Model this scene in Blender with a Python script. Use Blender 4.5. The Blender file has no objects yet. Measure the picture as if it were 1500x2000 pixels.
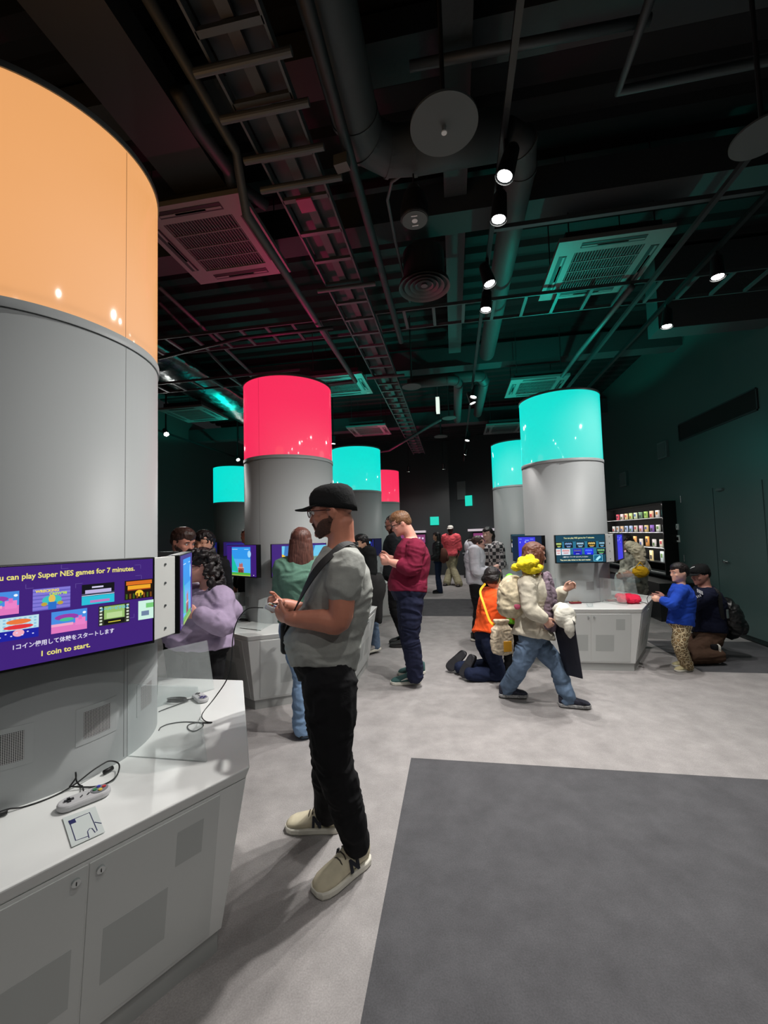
import bpy, bmesh, math, random
from mathutils import Vector, Matrix, noise
random.seed(7)
S = bpy.context.scene
COL = S.collection
R_ = math.radians
# ---------------------------------------------------------------- camera
CAM_H = 1.55; FPX = 810.5; PITCH = R_(3.117); ROLL = R_(1.6075)
F_ = Vector((0, math.cos(PITCH), math.sin(PITCH)))
_R0 = Vector((1, 0, 0)); _U0 = Vector((0, -math.sin(PITCH), math.cos(PITCH)))
U_ = _U0*math.cos(ROLL) + _R0*math.sin(ROLL)
RT_ = _R0*math.cos(ROLL) - _U0*math.sin(ROLL)
cd = bpy.data.cameras.new('camera'); cam = bpy.data.objects.new('camera', cd); COL.objects.link(cam)
cd.sensor_fit = 'VERTICAL'; cd.sensor_height = 36; cd.lens = FPX/2000*36; cd.clip_start = .02
m = Matrix((( RT_.x, U_.x, -F_.x, 0), (RT_.y, U_.y, -F_.y, 0), (RT_.z, U_.z, -F_.z, CAM_H), (0, 0, 0, 1)))
cam.matrix_world = m; S.camera = cam
# ---------------------------------------------------------------- exposure, world
S.view_settings.view_transform = 'Standard'; S.view_settings.look = 'None'
S.view_settings.gamma = 1; S.view_settings.use_curve_mapping = False
S.view_settings.exposure = 0.0
w = bpy.data.worlds.new('world'); S.world = w; w.use_nodes = True
w.node_tree.nodes['Background'].inputs[0].default_value = (.5, .58, .6, 1)
w.node_tree.nodes['Background'].inputs[1].default_value = .02
# ---------------------------------------------------------------- light strengths
SPOT_W = 145.0      # track spotlights
DRUM_E = 1.0        # glowing drums
UPLIGHT_W = {'teal': 55.0, 'red': 30.0, 'orange': 3.0}    # coloured lamp inside each drum
AX = R_(9.5)        # the room's long axis, clockwise from the view direction

def ray(px, py): return F_ + RT_*((px-750)/FPX) - U_*((py-1000)/FPX)
def W(px, py, d):                      # a point seen at a pixel, d metres ahead
    r = ray(px, py); r = r*(d/r.y); return Vector((r.x, r.y, r.z+CAM_H))
def G(px, py, z):                      # a point seen at a pixel, at height z
    r = ray(px, py); r = r*((z-CAM_H)/r.z); return Vector((r.x, r.y, z))
def UV(u, v, z): return Vector((u*math.sin(AX)+v*math.cos(AX), u*math.cos(AX)-v*math.sin(AX), z))
def toUV(p): return (p.y*math.cos(AX)+p.x*math.sin(AX), p.x*math.cos(AX)-p.y*math.sin(AX))
def V(*a): return Vector(a)
def lin(c): return tuple(((x/255)/12.92 if x/255 <= .04045 else ((x/255+.055)/1.055)**2.4) for x in c)

# ---------------------------------------------------------------- materials
_M = {}
def mat(name, rgb, rough=.5, metal=0., emit=0., bump=0., bscale=60., vary=0., vscale=8., coat=0., spec=.5):
    key = (name, tuple(rgb))
    if key in _M: return _M[key]
    M = bpy.data.materials.new(name); M.use_nodes = True; nt = M.node_tree; b = nt.nodes['Principled BSDF']
    c = lin(rgb); b.inputs['Base Color'].default_value = (*c, 1); b.inputs['Roughness'].default_value = rough
    b.inputs['Metallic'].default_value = metal; b.inputs['Specular IOR Level'].default_value = spec
    if coat: b.inputs['Coat Weight'].default_value = coat; b.inputs['Coat Roughness'].default_value = .06
    if emit: b.inputs['Emission Color'].default_value = (*c, 1); b.inputs['Emission Strength'].default_value = emit
    if bump or vary:
        tc = nt.nodes.new('ShaderNodeTexCoord')
    if bump:
        n = nt.nodes.new('ShaderNodeTexNoise'); n.inputs['Scale'].default_value = bscale; n.inputs['Detail'].default_value = 5
        bp = nt.nodes.new('ShaderNodeBump'); bp.inputs['Strength'].default_value = bump; bp.inputs['Distance'].default_value = .01
        nt.links.new(tc.outputs['Object'], n.inputs['Vector']); nt.links.new(n.outputs['Fac'], bp.inputs['Height']); nt.links.new(bp.outputs['Normal'], b.inputs['Normal'])
    if vary:
        n = nt.nodes.new('ShaderNodeTexNoise'); n.inputs['Scale'].default_value = vscale; n.inputs['Detail'].default_value = 6
        r = nt.nodes.new('ShaderNodeValToRGB'); r.color_ramp.elements[0].position = .3; r.color_ramp.elements[1].position = .7
        r.color_ramp.elements[0].color = (*[x*(1-vary) for x in c], 1); r.color_ramp.elements[1].color = (*[min(1, x*(1+vary)) for x in c], 1)
        nt.links.new(tc.outputs['Object'], n.inputs['Vector']); nt.links.new(n.outputs['Fac'], r.inputs['Fac']); nt.links.new(r.outputs['Color'], b.inputs['Base Color'])
    _M[key] = M; return M
def glow(rgb, e=1.0):
    key = ('glow', tuple(rgb), e)
    if key in _M: return _M[key]
    M = bpy.data.materials.new('screen_light'); M.use_nodes = True; b = M.node_tree.nodes['Principled BSDF']
    c = lin(rgb); b.inputs['Base Color'].default_value = (.01, .01, .01, 1); b.inputs['Roughness'].default_value = .3
    b.inputs['Emission Color'].default_value = (*c, 1); b.inputs['Emission Strength'].default_value = e
    _M[key] = M; return M
def cloth(name, rgb, vary=.1, bump=.35): return mat('cloth_'+name, rgb, rough=.9, bump=bump, bscale=30, vary=vary, vscale=14, spec=.2)
def hair_mat(name, rgb, rough=.45):
    key = ('hair'+name, tuple(rgb))
    if key in _M: return _M[key]
    M = bpy.data.materials.new('hair_'+name); M.use_nodes = True; nt = M.node_tree; b = nt.nodes['Principled BSDF']; c = lin(rgb); Lk = nt.links
    b.inputs['Roughness'].default_value = rough; b.inputs['Specular IOR Level'].default_value = .4
    tc = nt.nodes.new('ShaderNodeTexCoord'); mp = nt.nodes.new('ShaderNodeMapping'); mp.inputs['Scale'].default_value = (150, 150, 7); n = nt.nodes.new('ShaderNodeTexNoise'); n.inputs['Scale'].default_value = 1; n.inputs['Detail'].default_value = 3
    r = nt.nodes.new('ShaderNodeValToRGB'); r.color_ramp.elements[0].position = .3; r.color_ramp.elements[1].position = .7; r.color_ramp.elements[0].color = (*[x*.45 for x in c], 1); r.color_ramp.elements[1].color = (*[min(1, x*1.5) for x in c], 1)
    bp = nt.nodes.new('ShaderNodeBump'); bp.inputs['Strength'].default_value = .6; bp.inputs['Distance'].default_value = .006
    Lk.new(tc.outputs['Object'], mp.inputs[0]); Lk.new(mp.outputs[0], n.inputs['Vector']); Lk.new(n.outputs['Fac'], r.inputs[0]); Lk.new(r.outputs[0], b.inputs['Base Color']); Lk.new(n.outputs['Fac'], bp.inputs['Height']); Lk.new(bp.outputs[0], b.inputs['Normal'])
    _M[key] = M; return M
def skin(rgb=(205, 150, 125)):
    M = mat('skin', rgb, rough=.5, bump=.05, bscale=120, vary=.07, vscale=25)
    b = M.node_tree.nodes['Principled BSDF']; b.inputs['Subsurface Weight'].default_value = .08; b.inputs['Subsurface Radius'].default_value = (.01, .004, .002)
    return M
def perforated():
    if 'perf' in _M: return _M['perf']
    M = bpy.data.materials.new('perforated_metal'); M.use_nodes = True; nt = M.node_tree; b = nt.nodes['Principled BSDF']
    tc = nt.nodes.new('ShaderNodeUVMap'); v = nt.nodes.new('ShaderNodeTexVoronoi'); v.inputs['Scale'].default_value = 1; v.inputs['Randomness'].default_value = 0
    r = nt.nodes.new('ShaderNodeValToRGB'); r.color_ramp.elements[0].position = .36; r.color_ramp.elements[1].position = .42
    r.color_ramp.elements[0].color = (.012, .012, .013, 1); r.color_ramp.elements[1].color = (.5, .5, .5, 1)
    nt.links.new(tc.outputs[0], v.inputs['Vector']); nt.links.new(v.outputs['Distance'], r.inputs[0]); nt.links.new(r.outputs[0], b.inputs['Base Color'])
    _M['perf'] = M; return M
def acrylic():
    if 'acr' in _M: return _M['acr']
    M = bpy.data.materials.new('clear_acrylic'); M.use_nodes = True; b = M.node_tree.nodes['Principled BSDF']
    b.inputs['Base Color'].default_value = (.85, .9, .9, 1); b.inputs['Roughness'].default_value = .05
    nt = M.node_tree; tr = nt.nodes.new('ShaderNodeBsdfTransparent'); tr.inputs[0].default_value = (.95, .97, .97, 1); mx = nt.nodes.new('ShaderNodeMixShader'); mx.inputs[0].default_value = .14
    nt.links.new(tr.outputs[0], mx.inputs[1]); nt.links.new(b.outputs[0], mx.inputs[2]); nt.links.new(mx.outputs[0], nt.nodes['Material Output'].inputs[0])
    _M['acr'] = M; return M

# ---------------------------------------------------------------- object helpers
ORG = {}
def org(o): return ORG.get(o.name, Vector((0, 0, 0))) if o else Vector((0, 0, 0))
def tag(o, label=None, cat=None, group=None, kind=None):
    if label: o['label'] = label
    if cat: o['category'] = cat
    if group: o['group'] = group
    if kind: o['kind'] = kind
    return o
def thing(name, label, cat, loc, group=None):
    o = bpy.data.objects.new(name, None); COL.objects.link(o); o.location = loc; o.empty_display_size = .1
    ORG[o.name] = Vector(loc); tag(o, label, cat, group); return o
def perp(d):
    d = d.normalized(); a = Vector((0, 0, 1)) if abs(d.z) < .9 else Vector((1, 0, 0))
    x = d.cross(a).normalized(); return x, d.cross(x).normalized()

class MB:
    def __init__(s): s.v = []; s.f = []; s.mi = []; s.mats = []; s.uv = {}
    def add(s, vs, fs, mi=0):
        b = len(s.v); s.v += [Vector(p) for p in vs]; s.f += [tuple(i+b for i in f) for f in fs]; s.mi += [mi]*len(fs); return s
    def box(s, c, x, y, z, mi=0):       # centre and three half-extent vectors
        c = Vector(c); vs = [c+x*i+y*j+z*k for k in (-1, 1) for j in (-1, 1) for i in (-1, 1)]
        return s.add(vs, [(0, 2, 3, 1), (4, 5, 7, 6), (0, 1, 5, 4), (2, 6, 7, 3), (0, 4, 6, 2), (1, 3, 7, 5)], mi)
    def bx(s, c, sx, sy, sz, yaw=0., mi=0):   # upright box, full sizes, yaw clockwise from +y
        x = V(math.cos(yaw), -math.sin(yaw), 0)*sx/2; y = V(math.sin(yaw), math.cos(yaw), 0)*sy/2
        return s.box(c, x, y, V(0, 0, sz/2), mi)
    def loft(s, rings, mi=0, caps=True):
        n = len(rings[0]); b = len(s.v)
        for r in rings: s.v += [Vector(p) for p in r]
        fs = []
        for i in range(len(rings)-1):
            for j in range(n):
                k = (j+1) % n; fs.append((b+i*n+j, b+i*n+k, b+(i+1)*n+k, b+(i+1)*n+j))
        if caps: fs.append(tuple(b+j for j in reversed(range(n)))); fs.append(tuple(b+(len(rings)-1)*n+j for j in range(n)))
        s.f += fs; s.mi += [mi]*len(fs); return s
    def tube(s, pts, rad, n=10, mi=0, caps=True):
        pts = [Vector(p) for p in pts]; rings = []
        if not hasattr(rad, '__len__'): rad = [rad]*len(pts)
        ref = None
        for i, p in enumerate(pts):
            d = (pts[min(i+1, len(pts)-1)]-pts[max(i-1, 0)])
            if d.length < 1e-9: d = V(0, 0, 1)
            d.normalize()
            if ref is None: x, y = perp(d)
            else:
                x = (ref-d*ref.dot(d)); x = x.normalized() if x.length > 1e-6 else perp(d)[0]; y = d.cross(x)
            ref = x
            rings.append([p+(x*math.cos(2*math.pi*k/n)+y*math.sin(2*math.pi*k/n))*rad[i] for k in range(n)])
        return s.loft(rings, mi, caps)
    def cyl(s, a, b, r, n=20, mi=0, r2=None): return s.tube([a, b], [r, r if r2 is None else r2], n, mi)
    def limb(s, pts, rad, n=14, sub=4, mi=0):   # smooth tapering limb with round ends
        P, Rr = smooth_path(pts, rad, sub)
        d0 = (P[0]-P[1]).normalized(); d1 = (P[-1]-P[-2]).normalized()
        P = [P[0]+d0*Rr[0]*.9, P[0]+d0*Rr[0]*.6]+P+[P[-1]+d1*Rr[-1]*.6, P[-1]+d1*Rr[-1]*.9]
        Rr = [Rr[0]*.35, Rr[0]*.8]+Rr+[Rr[-1]*.8, Rr[-1]*.35]
        return s.tube(P, Rr, n, mi)
    def ell(s, c, a, b, cc, n=16, m=10, mi=0):   # ellipsoid with three semi-axis vectors
        c = Vector(c); rings = []
        for i in range(m+1):
            t = -math.pi/2+math.pi*(i+.02*(i == 0)-.02*(i == m))/m*1.0
            t = max(-math.pi/2+.04, min(math.pi/2-.04, t))
            rings.append([c+cc*math.sin(t)+(a*math.cos(2*math.pi*k/n)+b*math.sin(2*math.pi*k/n))*math.cos(t) for k in range(n)])
        return s.loft(rings, mi)
    def sph(s, c, r, n=12, m=8, mi=0): return s.ell(c, V(r, 0, 0), V(0, r, 0), V(0, 0, r), n, m, mi)
    def prism(s, pts, off, mi=0):       # polygon extruded by a vector
        n = len(pts); off = Vector(off); vs = [Vector(p) for p in pts]+[Vector(p)+off for p in pts]
        return s.add(vs, [tuple(reversed(range(n))), tuple(range(n, 2*n))]+[(i, (i+1) % n, n+(i+1) % n, n+i) for i in range(n)], mi)
    def build(s, name, mats, parent=None, smooth=False, bevel=0., recalc=True, bseg=2, loc=None):
        if not isinstance(mats, (list, tuple)): mats = [mats]
        o3 = org(parent)
        if parent is None:
            if loc is None:
                xs = [p.x for p in s.v]; ys = [p.y for p in s.v]; zs = [p.z for p in s.v]
                loc = V((min(xs)+max(xs))/2, (min(ys)+max(ys))/2, min(zs))
            o3 = Vector(loc)
        me = bpy.data.meshes.new(name); me.from_pydata([p-o3 for p in s.v], [], s.f)
        for mm in mats: me.materials.append(mm)
        for p, i in zip(me.polygons, s.mi): p.material_index = i; p.use_smooth = smooth
        if recalc:
            bm = bmesh.new(); bm.from_mesh(me); bmesh.ops.recalc_face_normals(bm, faces=bm.faces); bm.to_mesh(me); bm.free()
        o = bpy.data.objects.new(name, me); COL.objects.link(o); ORG[o.name] = o3
        if parent is None: o.location = o3
        else: o.parent = parent
        if bevel:
            bv = o.modifiers.new('bevel', 'BEVEL'); bv.width = bevel; bv.segments = bseg; bv.limit_method = 'ANGLE'; bv.angle_limit = R_(40)
        return o
def smooth_path(pts, rad, sub=4):
    pts = [Vector(p) for p in pts]; n = len(pts); P = []; Q = []
    for i in range(n-1):
        p0 = pts[max(i-1, 0)]; p1 = pts[i]; p2 = pts[i+1]; p3 = pts[min(i+2, n-1)]
        for k in range(sub):
            t = k/sub; t2 = t*t; t3 = t2*t
            P.append(.5*((2*p1)+(p2-p0)*t+(2*p0-5*p1+4*p2-p3)*t2+(3*p1-p0-3*p2+p3)*t3))
            Q.append(rad[i]*(1-t)+rad[i+1]*t)
    P.append(pts[-1]); Q.append(rad[-1]); return P, Q
def remeshed(mb, name, mt, parent, voxel, smooth_it=3, wr=0., wsc=9., parent_is_thing=True, drape=None):
    """one continuous surface from overlapping closed shapes"""
    o3 = org(parent)
    me = bpy.data.meshes.new('tmp'); me.from_pydata([p-o3 for p in mb.v], [], mb.f)
    bm = bmesh.new(); bm.from_mesh(me); bmesh.ops.recalc_face_normals(bm, faces=bm.faces); bm.to_mesh(me); bm.free()
    t = bpy.data.objects.new('tmp', me); COL.objects.link(t)
    r = t.modifiers.new('r', 'REMESH'); r.mode = 'VOXEL'; r.voxel_size = voxel; r.adaptivity = 0
    if smooth_it:
        q = t.modifiers.new('s', 'SMOOTH'); q.factor = .5; q.iterations = smooth_it
    dg = bpy.context.evaluated_depsgraph_get(); e = t.evaluated_get(dg)
    nm = bpy.data.meshes.new_from_object(e); nm.name = name
    bpy.data.objects.remove(t); bpy.data.meshes.remove(me)
    if wr:
        ns = [v.normal.copy() for v in nm.vertices]
        for v, nn in zip(nm.vertices, ns):
            p = v.co+o3*1.0
            q = V(p.x*wsc, p.y*wsc, p.z*wsc*1.7)
            a = noise.noise(q+V(noise.noise(q*.6)*1.5, 0, noise.noise(q*.7+V(5, 3, 1))*1.5))
            k = (1-abs(a)*2.6)
            v.co += nn*(wr*k)
    for p in nm.polygons: p.use_smooth = True
    nm.materials.clear(); nm.materials.append(mt)
    for p in nm.polygons: p.material_index = 0
    o = bpy.data.objects.new(name, nm); COL.objects.link(o); ORG[o.name] = o3; o.parent = parent
    return o
def text_mesh(s, size, mt, origin, r, up, n, parent, name='lettering', align='CENTER', bold=0., off=.0012, ext=.0, fitw=None):
    cu = bpy.data.curves.new('t', 'FONT'); cu.body = s; cu.size = size; cu.align_x = align; cu.align_y = 'CENTER'; cu.offset = bold; cu.extrude = ext
    cu.resolution_u = 3
    t = bpy.data.objects.new('t', cu); COL.objects.link(t)
    dg = bpy.context.evaluated_depsgraph_get(); me = bpy.data.meshes.new_from_object(t.evaluated_get(dg)); me.name = name
    bpy.data.objects.remove(t)
    o3 = org(parent)
    if fitw:
        xs = [v.co.x for v in me.vertices]; k_ = fitw/(max(xs)-min(xs))
        for v in me.vertices: v.co.x *= k_; v.co.y *= k_**.5
    for v in me.vertices:
        c = v.co.copy(); v.co = Vector(origin)+r*c.x+up*c.y+n*(off+c.z)-o3
    me.materials.clear(); me.materials.append(mt)
    o = bpy.data.objects.new(name, me); COL.objects.link(o); ORG[o.name] = o3; o.parent = parent
    return o
# ================================================================ the room shell
CEIL = 5.0
wall_m = mat('wall_paint_dark_green', (66, 90, 88), rough=.36, bump=.04, bscale=60, spec=.9)
black_m = mat('ceiling_black', (20, 23, 25), rough=.85, bump=.2, bscale=12)
steel_dk = mat('painted_dark_steel', (40, 44, 46), rough=.55)
steel_md = mat('galvanised_grey_steel', (80, 86, 88), rough=.5, metal=.3, bump=.1, bscale=15)
def carpet():
    M = bpy.data.materials.new('carpet'); M.use_nodes = True; nt = M.node_tree; b = nt.nodes['Principled BSDF']; N = nt.nodes; Lk = nt.links
    b.inputs['Roughness'].default_value = .92; b.inputs['Specular IOR Level'].default_value = .15
    tc = N.new('ShaderNodeTexCoord')
    n1 = N.new('ShaderNodeTexNoise'); n1.inputs['Scale'].default_value = 5.5; n1.inputs['Detail'].default_value = 9; n1.inputs['Roughness'].default_value = .65
    n2 = N.new('ShaderNodeTexNoise'); n2.inputs['Scale'].default_value = 160; n2.inputs['Detail'].default_value = 3
    r = N.new('ShaderNodeMapRange'); r.inputs['From Min'].default_value = .3; r.inputs['From Max'].default_value = .7; r.inputs['To Min'].default_value = .80; r.inputs['To Max'].default_value = 1.12
    r2 = N.new('ShaderNodeMapRange'); r2.inputs['From Min'].default_value = .3; r2.inputs['From Max'].default_value = .7; r2.inputs['To Min'].default_value = .86; r2.inputs['To Max'].default_value = 1.1
    mu = N.new('ShaderNodeMath'); mu.operation = 'MULTIPLY'
    at = N.new('ShaderNodeAttribute'); at.attribute_name = 'tone'
    mx = N.new('ShaderNodeVectorMath'); mx.operation = 'SCALE'
    Lk.new(tc.outputs['Object'], n1.inputs['Vector']); Lk.new(tc.outputs['Object'], n2.inputs['Vector'])
    Lk.new(n1.outputs['Fac'], r.inputs['Value']); Lk.new(n2.outputs['Fac'], r2.inputs['Value'])
    Lk.new(r.outputs[0], mu.inputs[0]); Lk.new(r2.outputs[0], mu.inputs[1])
    Lk.new(at.outputs['Color'], mx.inputs[0]); Lk.new(mu.outputs[0], mx.inputs['Scale']); Lk.new(mx.outputs[0], b.inputs['Base Color'])
    bp = N.new('ShaderNodeBump'); bp.inputs['Strength'].default_value = .25; bp.inputs['Distance'].default_value = .004
    Lk.new(n2.outputs['Fac'], bp.inputs['Height']); Lk.new(bp.outputs['Normal'], b.inputs['Normal'])
    return M
LIGHT_C = (.335, .318, .312); DARK_C = (.092, .092, .098)
cA = toUV(G(803, 1480, 0)); cC = toUV(G(1370, 1312, 0)); uB0 = toUV(G(780, 1203, 0))[0]; uB1 = toUV(G(780, 1170, 0))[0]
dark = [(-5, cA[0], cA[1], 6), (cC[0], cC[0]+1.3, cC[1], 6.5), (uB0, uB1, -6, 6)]
us = sorted({-5, 18, cA[0], cC[0], cC[0]+1.3, uB0, uB1}); vs_ = sorted({-8, 8, cA[1], cC[1], -6, 6, 6.5})
mb = MB(); tones = []
for i in range(len(us)-1):
    for j in range(len(vs_)-1):
        u0, u1, v0, v1 = us[i], us[i+1], vs_[j], vs_[j+1]; cu_, cv_ = (u0+u1)/2, (v0+v1)/2
        d = any(a < cu_ < b and c < cv_ < e for a, b, c, e in dark)
        mb.add([UV(u0, v0, 0), UV(u0, v1, 0), UV(u1, v1, 0), UV(u1, v0, 0)], [(3, 2, 1, 0)]); tones.append(DARK_C if d else LIGHT_C)
fl = mb.build('floor', carpet(), loc=(0, 0, 0), recalc=False); tag(fl, kind='structure')
ca = fl.data.color_attributes.new('tone', 'FLOAT_COLOR', 'CORNER')
for p, t in zip(fl.data.polygons, tones):
    for li in p.loop_indices: ca.data[li].color = (*t, 1)
# corrugated deck overhead
mb = MB(); u = -3.0; prof = []
while u < 17.5: prof += [(u, CEIL), (u+.12, CEIL), (u+.16, CEIL+.06), (u+.26, CEIL+.06)]; u += .3
for v0, v1 in ((-7, 7),):
    n = len(prof); mb.add([UV(a, v0, z) for a, z in prof]+[UV(a, v1, z) for a, z in prof], [(i, i+1, n+i+1, n+i) for i in range(n-1)])
tag(mb.build('ceiling', black_m, loc=(0, 0, CEIL), recalc=False), kind='structure')
uR, vR = toUV(G(1500, 1264, 0)); uL, vL = toUV(G(420, 905, 4.0))
print('ROOM vR', vR, 'vL', vL, 'uL', uL)
U_BACK = 15.6; V_OBL = toUV(W(880, 1040, 15.4))[1]
def wallbox(name, a, b, z0, z1, th=.15, side=1, m_=None):
    a = Vector(a); b = Vector(b); d = (b-a).normalized(); n = V(d.y, -d.x, 0)*th*side; M_ = MB()
    M_.prism([a+V(0, 0, z0), b+V(0, 0, z0), b+V(0, 0, z1), a+V(0, 0, z1)], n); o = M_.build(name, m_ or wall_m); tag(o, kind='structure'); return o
wallbox('wall_right', UV(-3, vR, 0), UV(16.5, vR, 0), 0, CEIL, side=1)
wallbox('wall_left', UV(-3, vL, 0), UV(16.5, vL, 0), 0, CEIL, side=-1)
back_m = mat('back_wall_charcoal', (50, 54, 56), rough=.4)
wallbox('wall_back', UV(U_BACK, vL, 0), UV(U_BACK, V_OBL, 0), 0, CEIL, side=-1, m_=back_m)
wallbox('wall_back_return', UV(U_BACK, V_OBL, 0), UV(U_BACK-2.2, vR, 0), 0, CEIL, side=-1, m_=back_m)
wallbox('wall_behind', UV(-3, vR, 0), UV(-3, vL, 0), 0, CEIL, side=-1, m_=back_m)
# baseboard and double door in the right wall
n_in = -V(math.cos(AX), -math.sin(AX), 0); ax_d = V(math.sin(AX), math.cos(AX), 0)
def onwall(px, py, dv=0.):             # point on the right wall plane under a pixel
    r = ray(px, py); o0 = UV(0, vR-dv, 0); k = (o0-V(0, 0, CAM_H)).dot(n_in)/r.dot(n_in); q = V(0, 0, CAM_H)+r*k; return q
mb = MB(); mb.prism([UV(-3, vR, 0), UV(15, vR, 0), UV(15, vR, .07), UV(-3, vR, .07)], n_in*.012)
tag(mb.build('baseboard_right', mat('baseboard_black', (25, 30, 30))), kind='structure')
dA = toUV(onwall(1333, 1100))[0]; dB = dA-2.0
mb = MB(); z_t = onwall(1400, 952).z
g_ = .008
for ua, ub in ((dA, (dA+dB)/2+g_), ((dA+dB)/2-g_, dB)):
    mb.prism([UV(ua, vR, .02), UV(ub, vR, .02), UV(ub, vR, z_t), UV(ua, vR, z_t)], n_in*.012)
dr = mb.build('door_1', wall_m); tag(dr, kind='structure')
chrome = mat('satin_steel', (190, 195, 195), rough=.25, metal=.9)
for k, (px, py) in enumerate(((1332, 975), (1339, 1090))):
    q = onwall(px, py); mb = MB(); mb.cyl(q+n_in*.018-V(0, 0, .06), q+n_in*.018+V(0, 0, .06), .009); mb.build('hinge', chrome, dr)
q = onwall(1420, 1096); mb = MB(); mb.cyl(q+n_in*.012, q+n_in*.05, .022); mb.cyl(q+n_in*.045, q+n_in*.045-ax_d*.10, .009); mb.build('door_handle', chrome, dr, smooth=True)
q = onwall(1410, 956); mb = MB(); mb.box(q+n_in*.03, ax_d*.07, n_in*.015, V(0, 0, .018)); mb.build('door_closer', chrome, dr)
# recess slot high in the wall: a dark projection window with a frame
c = [onwall(1327, 829), onwall(1478, 762), onwall(1481, 800), onwall(1327, 860)]
za = (c[0].z+c[1].z)/2; zb = (c[2].z+c[3].z)/2; ua = toUV(c[0])[0]; ub = toUV(c[1])[0]
t = thing('wall_slot', 'long dark recessed slot high on the green right wall', 'vent', UV((ua+ub)/2, vR-.01, zb))
fr = MB()
for a, b, z0, z1 in ((ua, ub, za, za+.02), (ua, ub, zb-.02, zb), (ua+.02, ua, zb, za), (ub, ub-.02, zb, za)):
    fr.prism([UV(a, vR, z0), UV(b, vR, z0), UV(b, vR, z1), UV(a, vR, z1)], n_in*.02)
fr.build('frame', steel_dk, t); q = MB(); q.prism([UV(ua, vR, zb), UV(ub, vR, zb), UV(ub, vR, za), UV(ua, vR, za)], n_in*.006); q.build('opening', mat('slot_black', (8, 9, 9), rough=.9), t)
# pale wall speakers / access panels
for i, (x0, x1, y0, y1, lb) in enumerate(((1289, 1307, 862, 895, 'grey square wall speaker below the left end of the slot'), (1214, 1227, 922, 950, 'grey square wall speaker beside the near teal column'))):
    a = onwall(x0, (y0+y1)/2); b = onwall(x1, (y0+y1)/2); zc0 = onwall((x0+x1)/2, y0).z; zc1 = onwall((x0+x1)/2, y1).z; u0, u1 = toUV(a)[0], toUV(b)[0]
    t = thing('wall_speaker', lb, 'speaker', UV((u0+u1)/2, vR-.03, zc1))
    q = MB(); q.prism([UV(u0, vR, zc1), UV(u1, vR, zc1), UV(u1, vR, zc0), UV(u0, vR, zc0)], n_in*.05); q.build('housing', mat('speaker_grey', (92, 104, 104)), t, bevel=.005)
    q = MB(); q.prism([UV(u0-.03, vR-.05, zc1+.03), UV(u1+.03, vR-.05, zc1+.03), UV(u1+.03, vR-.05, zc0-.03), UV(u0-.03, vR-.05, zc0-.03)], n_in*.004); q.build('grille', mat('speaker_cloth', (80, 92, 92), rough=.9), t)
# switches
for (px, py, s_, nm, lb) in ((1324, 1029, .05, 'wall_switch', 'small white switch plate right of the box display, upper one'), (1326, 1052, .06, 'card_reader', 'white framed black card reader right of the box display')):
    q = onwall(px, py); t = thing(nm, lb, 'switch', q-V(0, 0, s_))
    mb = MB(); mb.box(q+n_in*.01, ax_d*s_*.9, n_in*.01, V(0, 0, s_)); mb.build('plate', mat('white_plastic', (225, 228, 225), rough=.4), t, bevel=.004)
    mb = MB(); mb.box(q+n_in*.022, ax_d*s_*.45, n_in*.003, V(0, 0, s_*.5)); mb.build('button' if nm == 'wall_switch' else 'reader_face', mat('switch_face', (150, 160, 160) if nm == 'wall_switch' else (12, 14, 14)), t)
# box display case in the right wall
q0 = onwall(1318, 985); q1 = onwall(1200, 1000); uN, uF = toUV(q0)[0], toUV(q1)[0]
zt = onwall(1318, 981).z; zb = onwall(1318, 1118).z; DP = .22
t = thing('display_case', 'black wall display case with rows of small boxes on lit shelves', 'display case', UV((uN+uF)/2, vR-DP, zb))
bm_ = mat('case_black', (13, 14, 15), rough=.35); shelf_m = mat('case_shelf', (60, 62, 64), rough=.3)
def slab(u0, u1, v0, v1, z0, z1, mt, nm, par, **k):
    q = MB(); q.prism([UV(u0, v0, z0), UV(u1, v0, z0), UV(u1, v1, z0), UV(u0, v1, z0)], V(0, 0, z1-z0)); return q.build(nm, mt, par, **k)
slab(uN, uF, vR-.01, vR-.02, zb, zt, mat('case_back_black', (6, 6, 7), rough=.9, spec=.1), 'back_panel', t)
slab(uN-.03, uN, vR, vR-DP, zb-.03, zt+.03, bm_, 'side_panel', t); slab(uF, uF+.03, vR, vR-DP, zb-.03, zt+.03, bm_, 'side_panel', t)
slab(uN, uF, vR, vR-DP, zt, zt+.03, bm_, 'top_panel', t); slab(uN, uF, vR, vR-DP, zb-.03, zb, mat('case_sill', (130, 134, 134)), 'sill', t)
rowz = [zb+(zt-zb)*f for f in (.80, .585, .36, .145)]
for z in rowz: slab(uN, uF, vR-.02, vR-DP+.02, z-.015, z, shelf_m, 'shelf', t)
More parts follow.
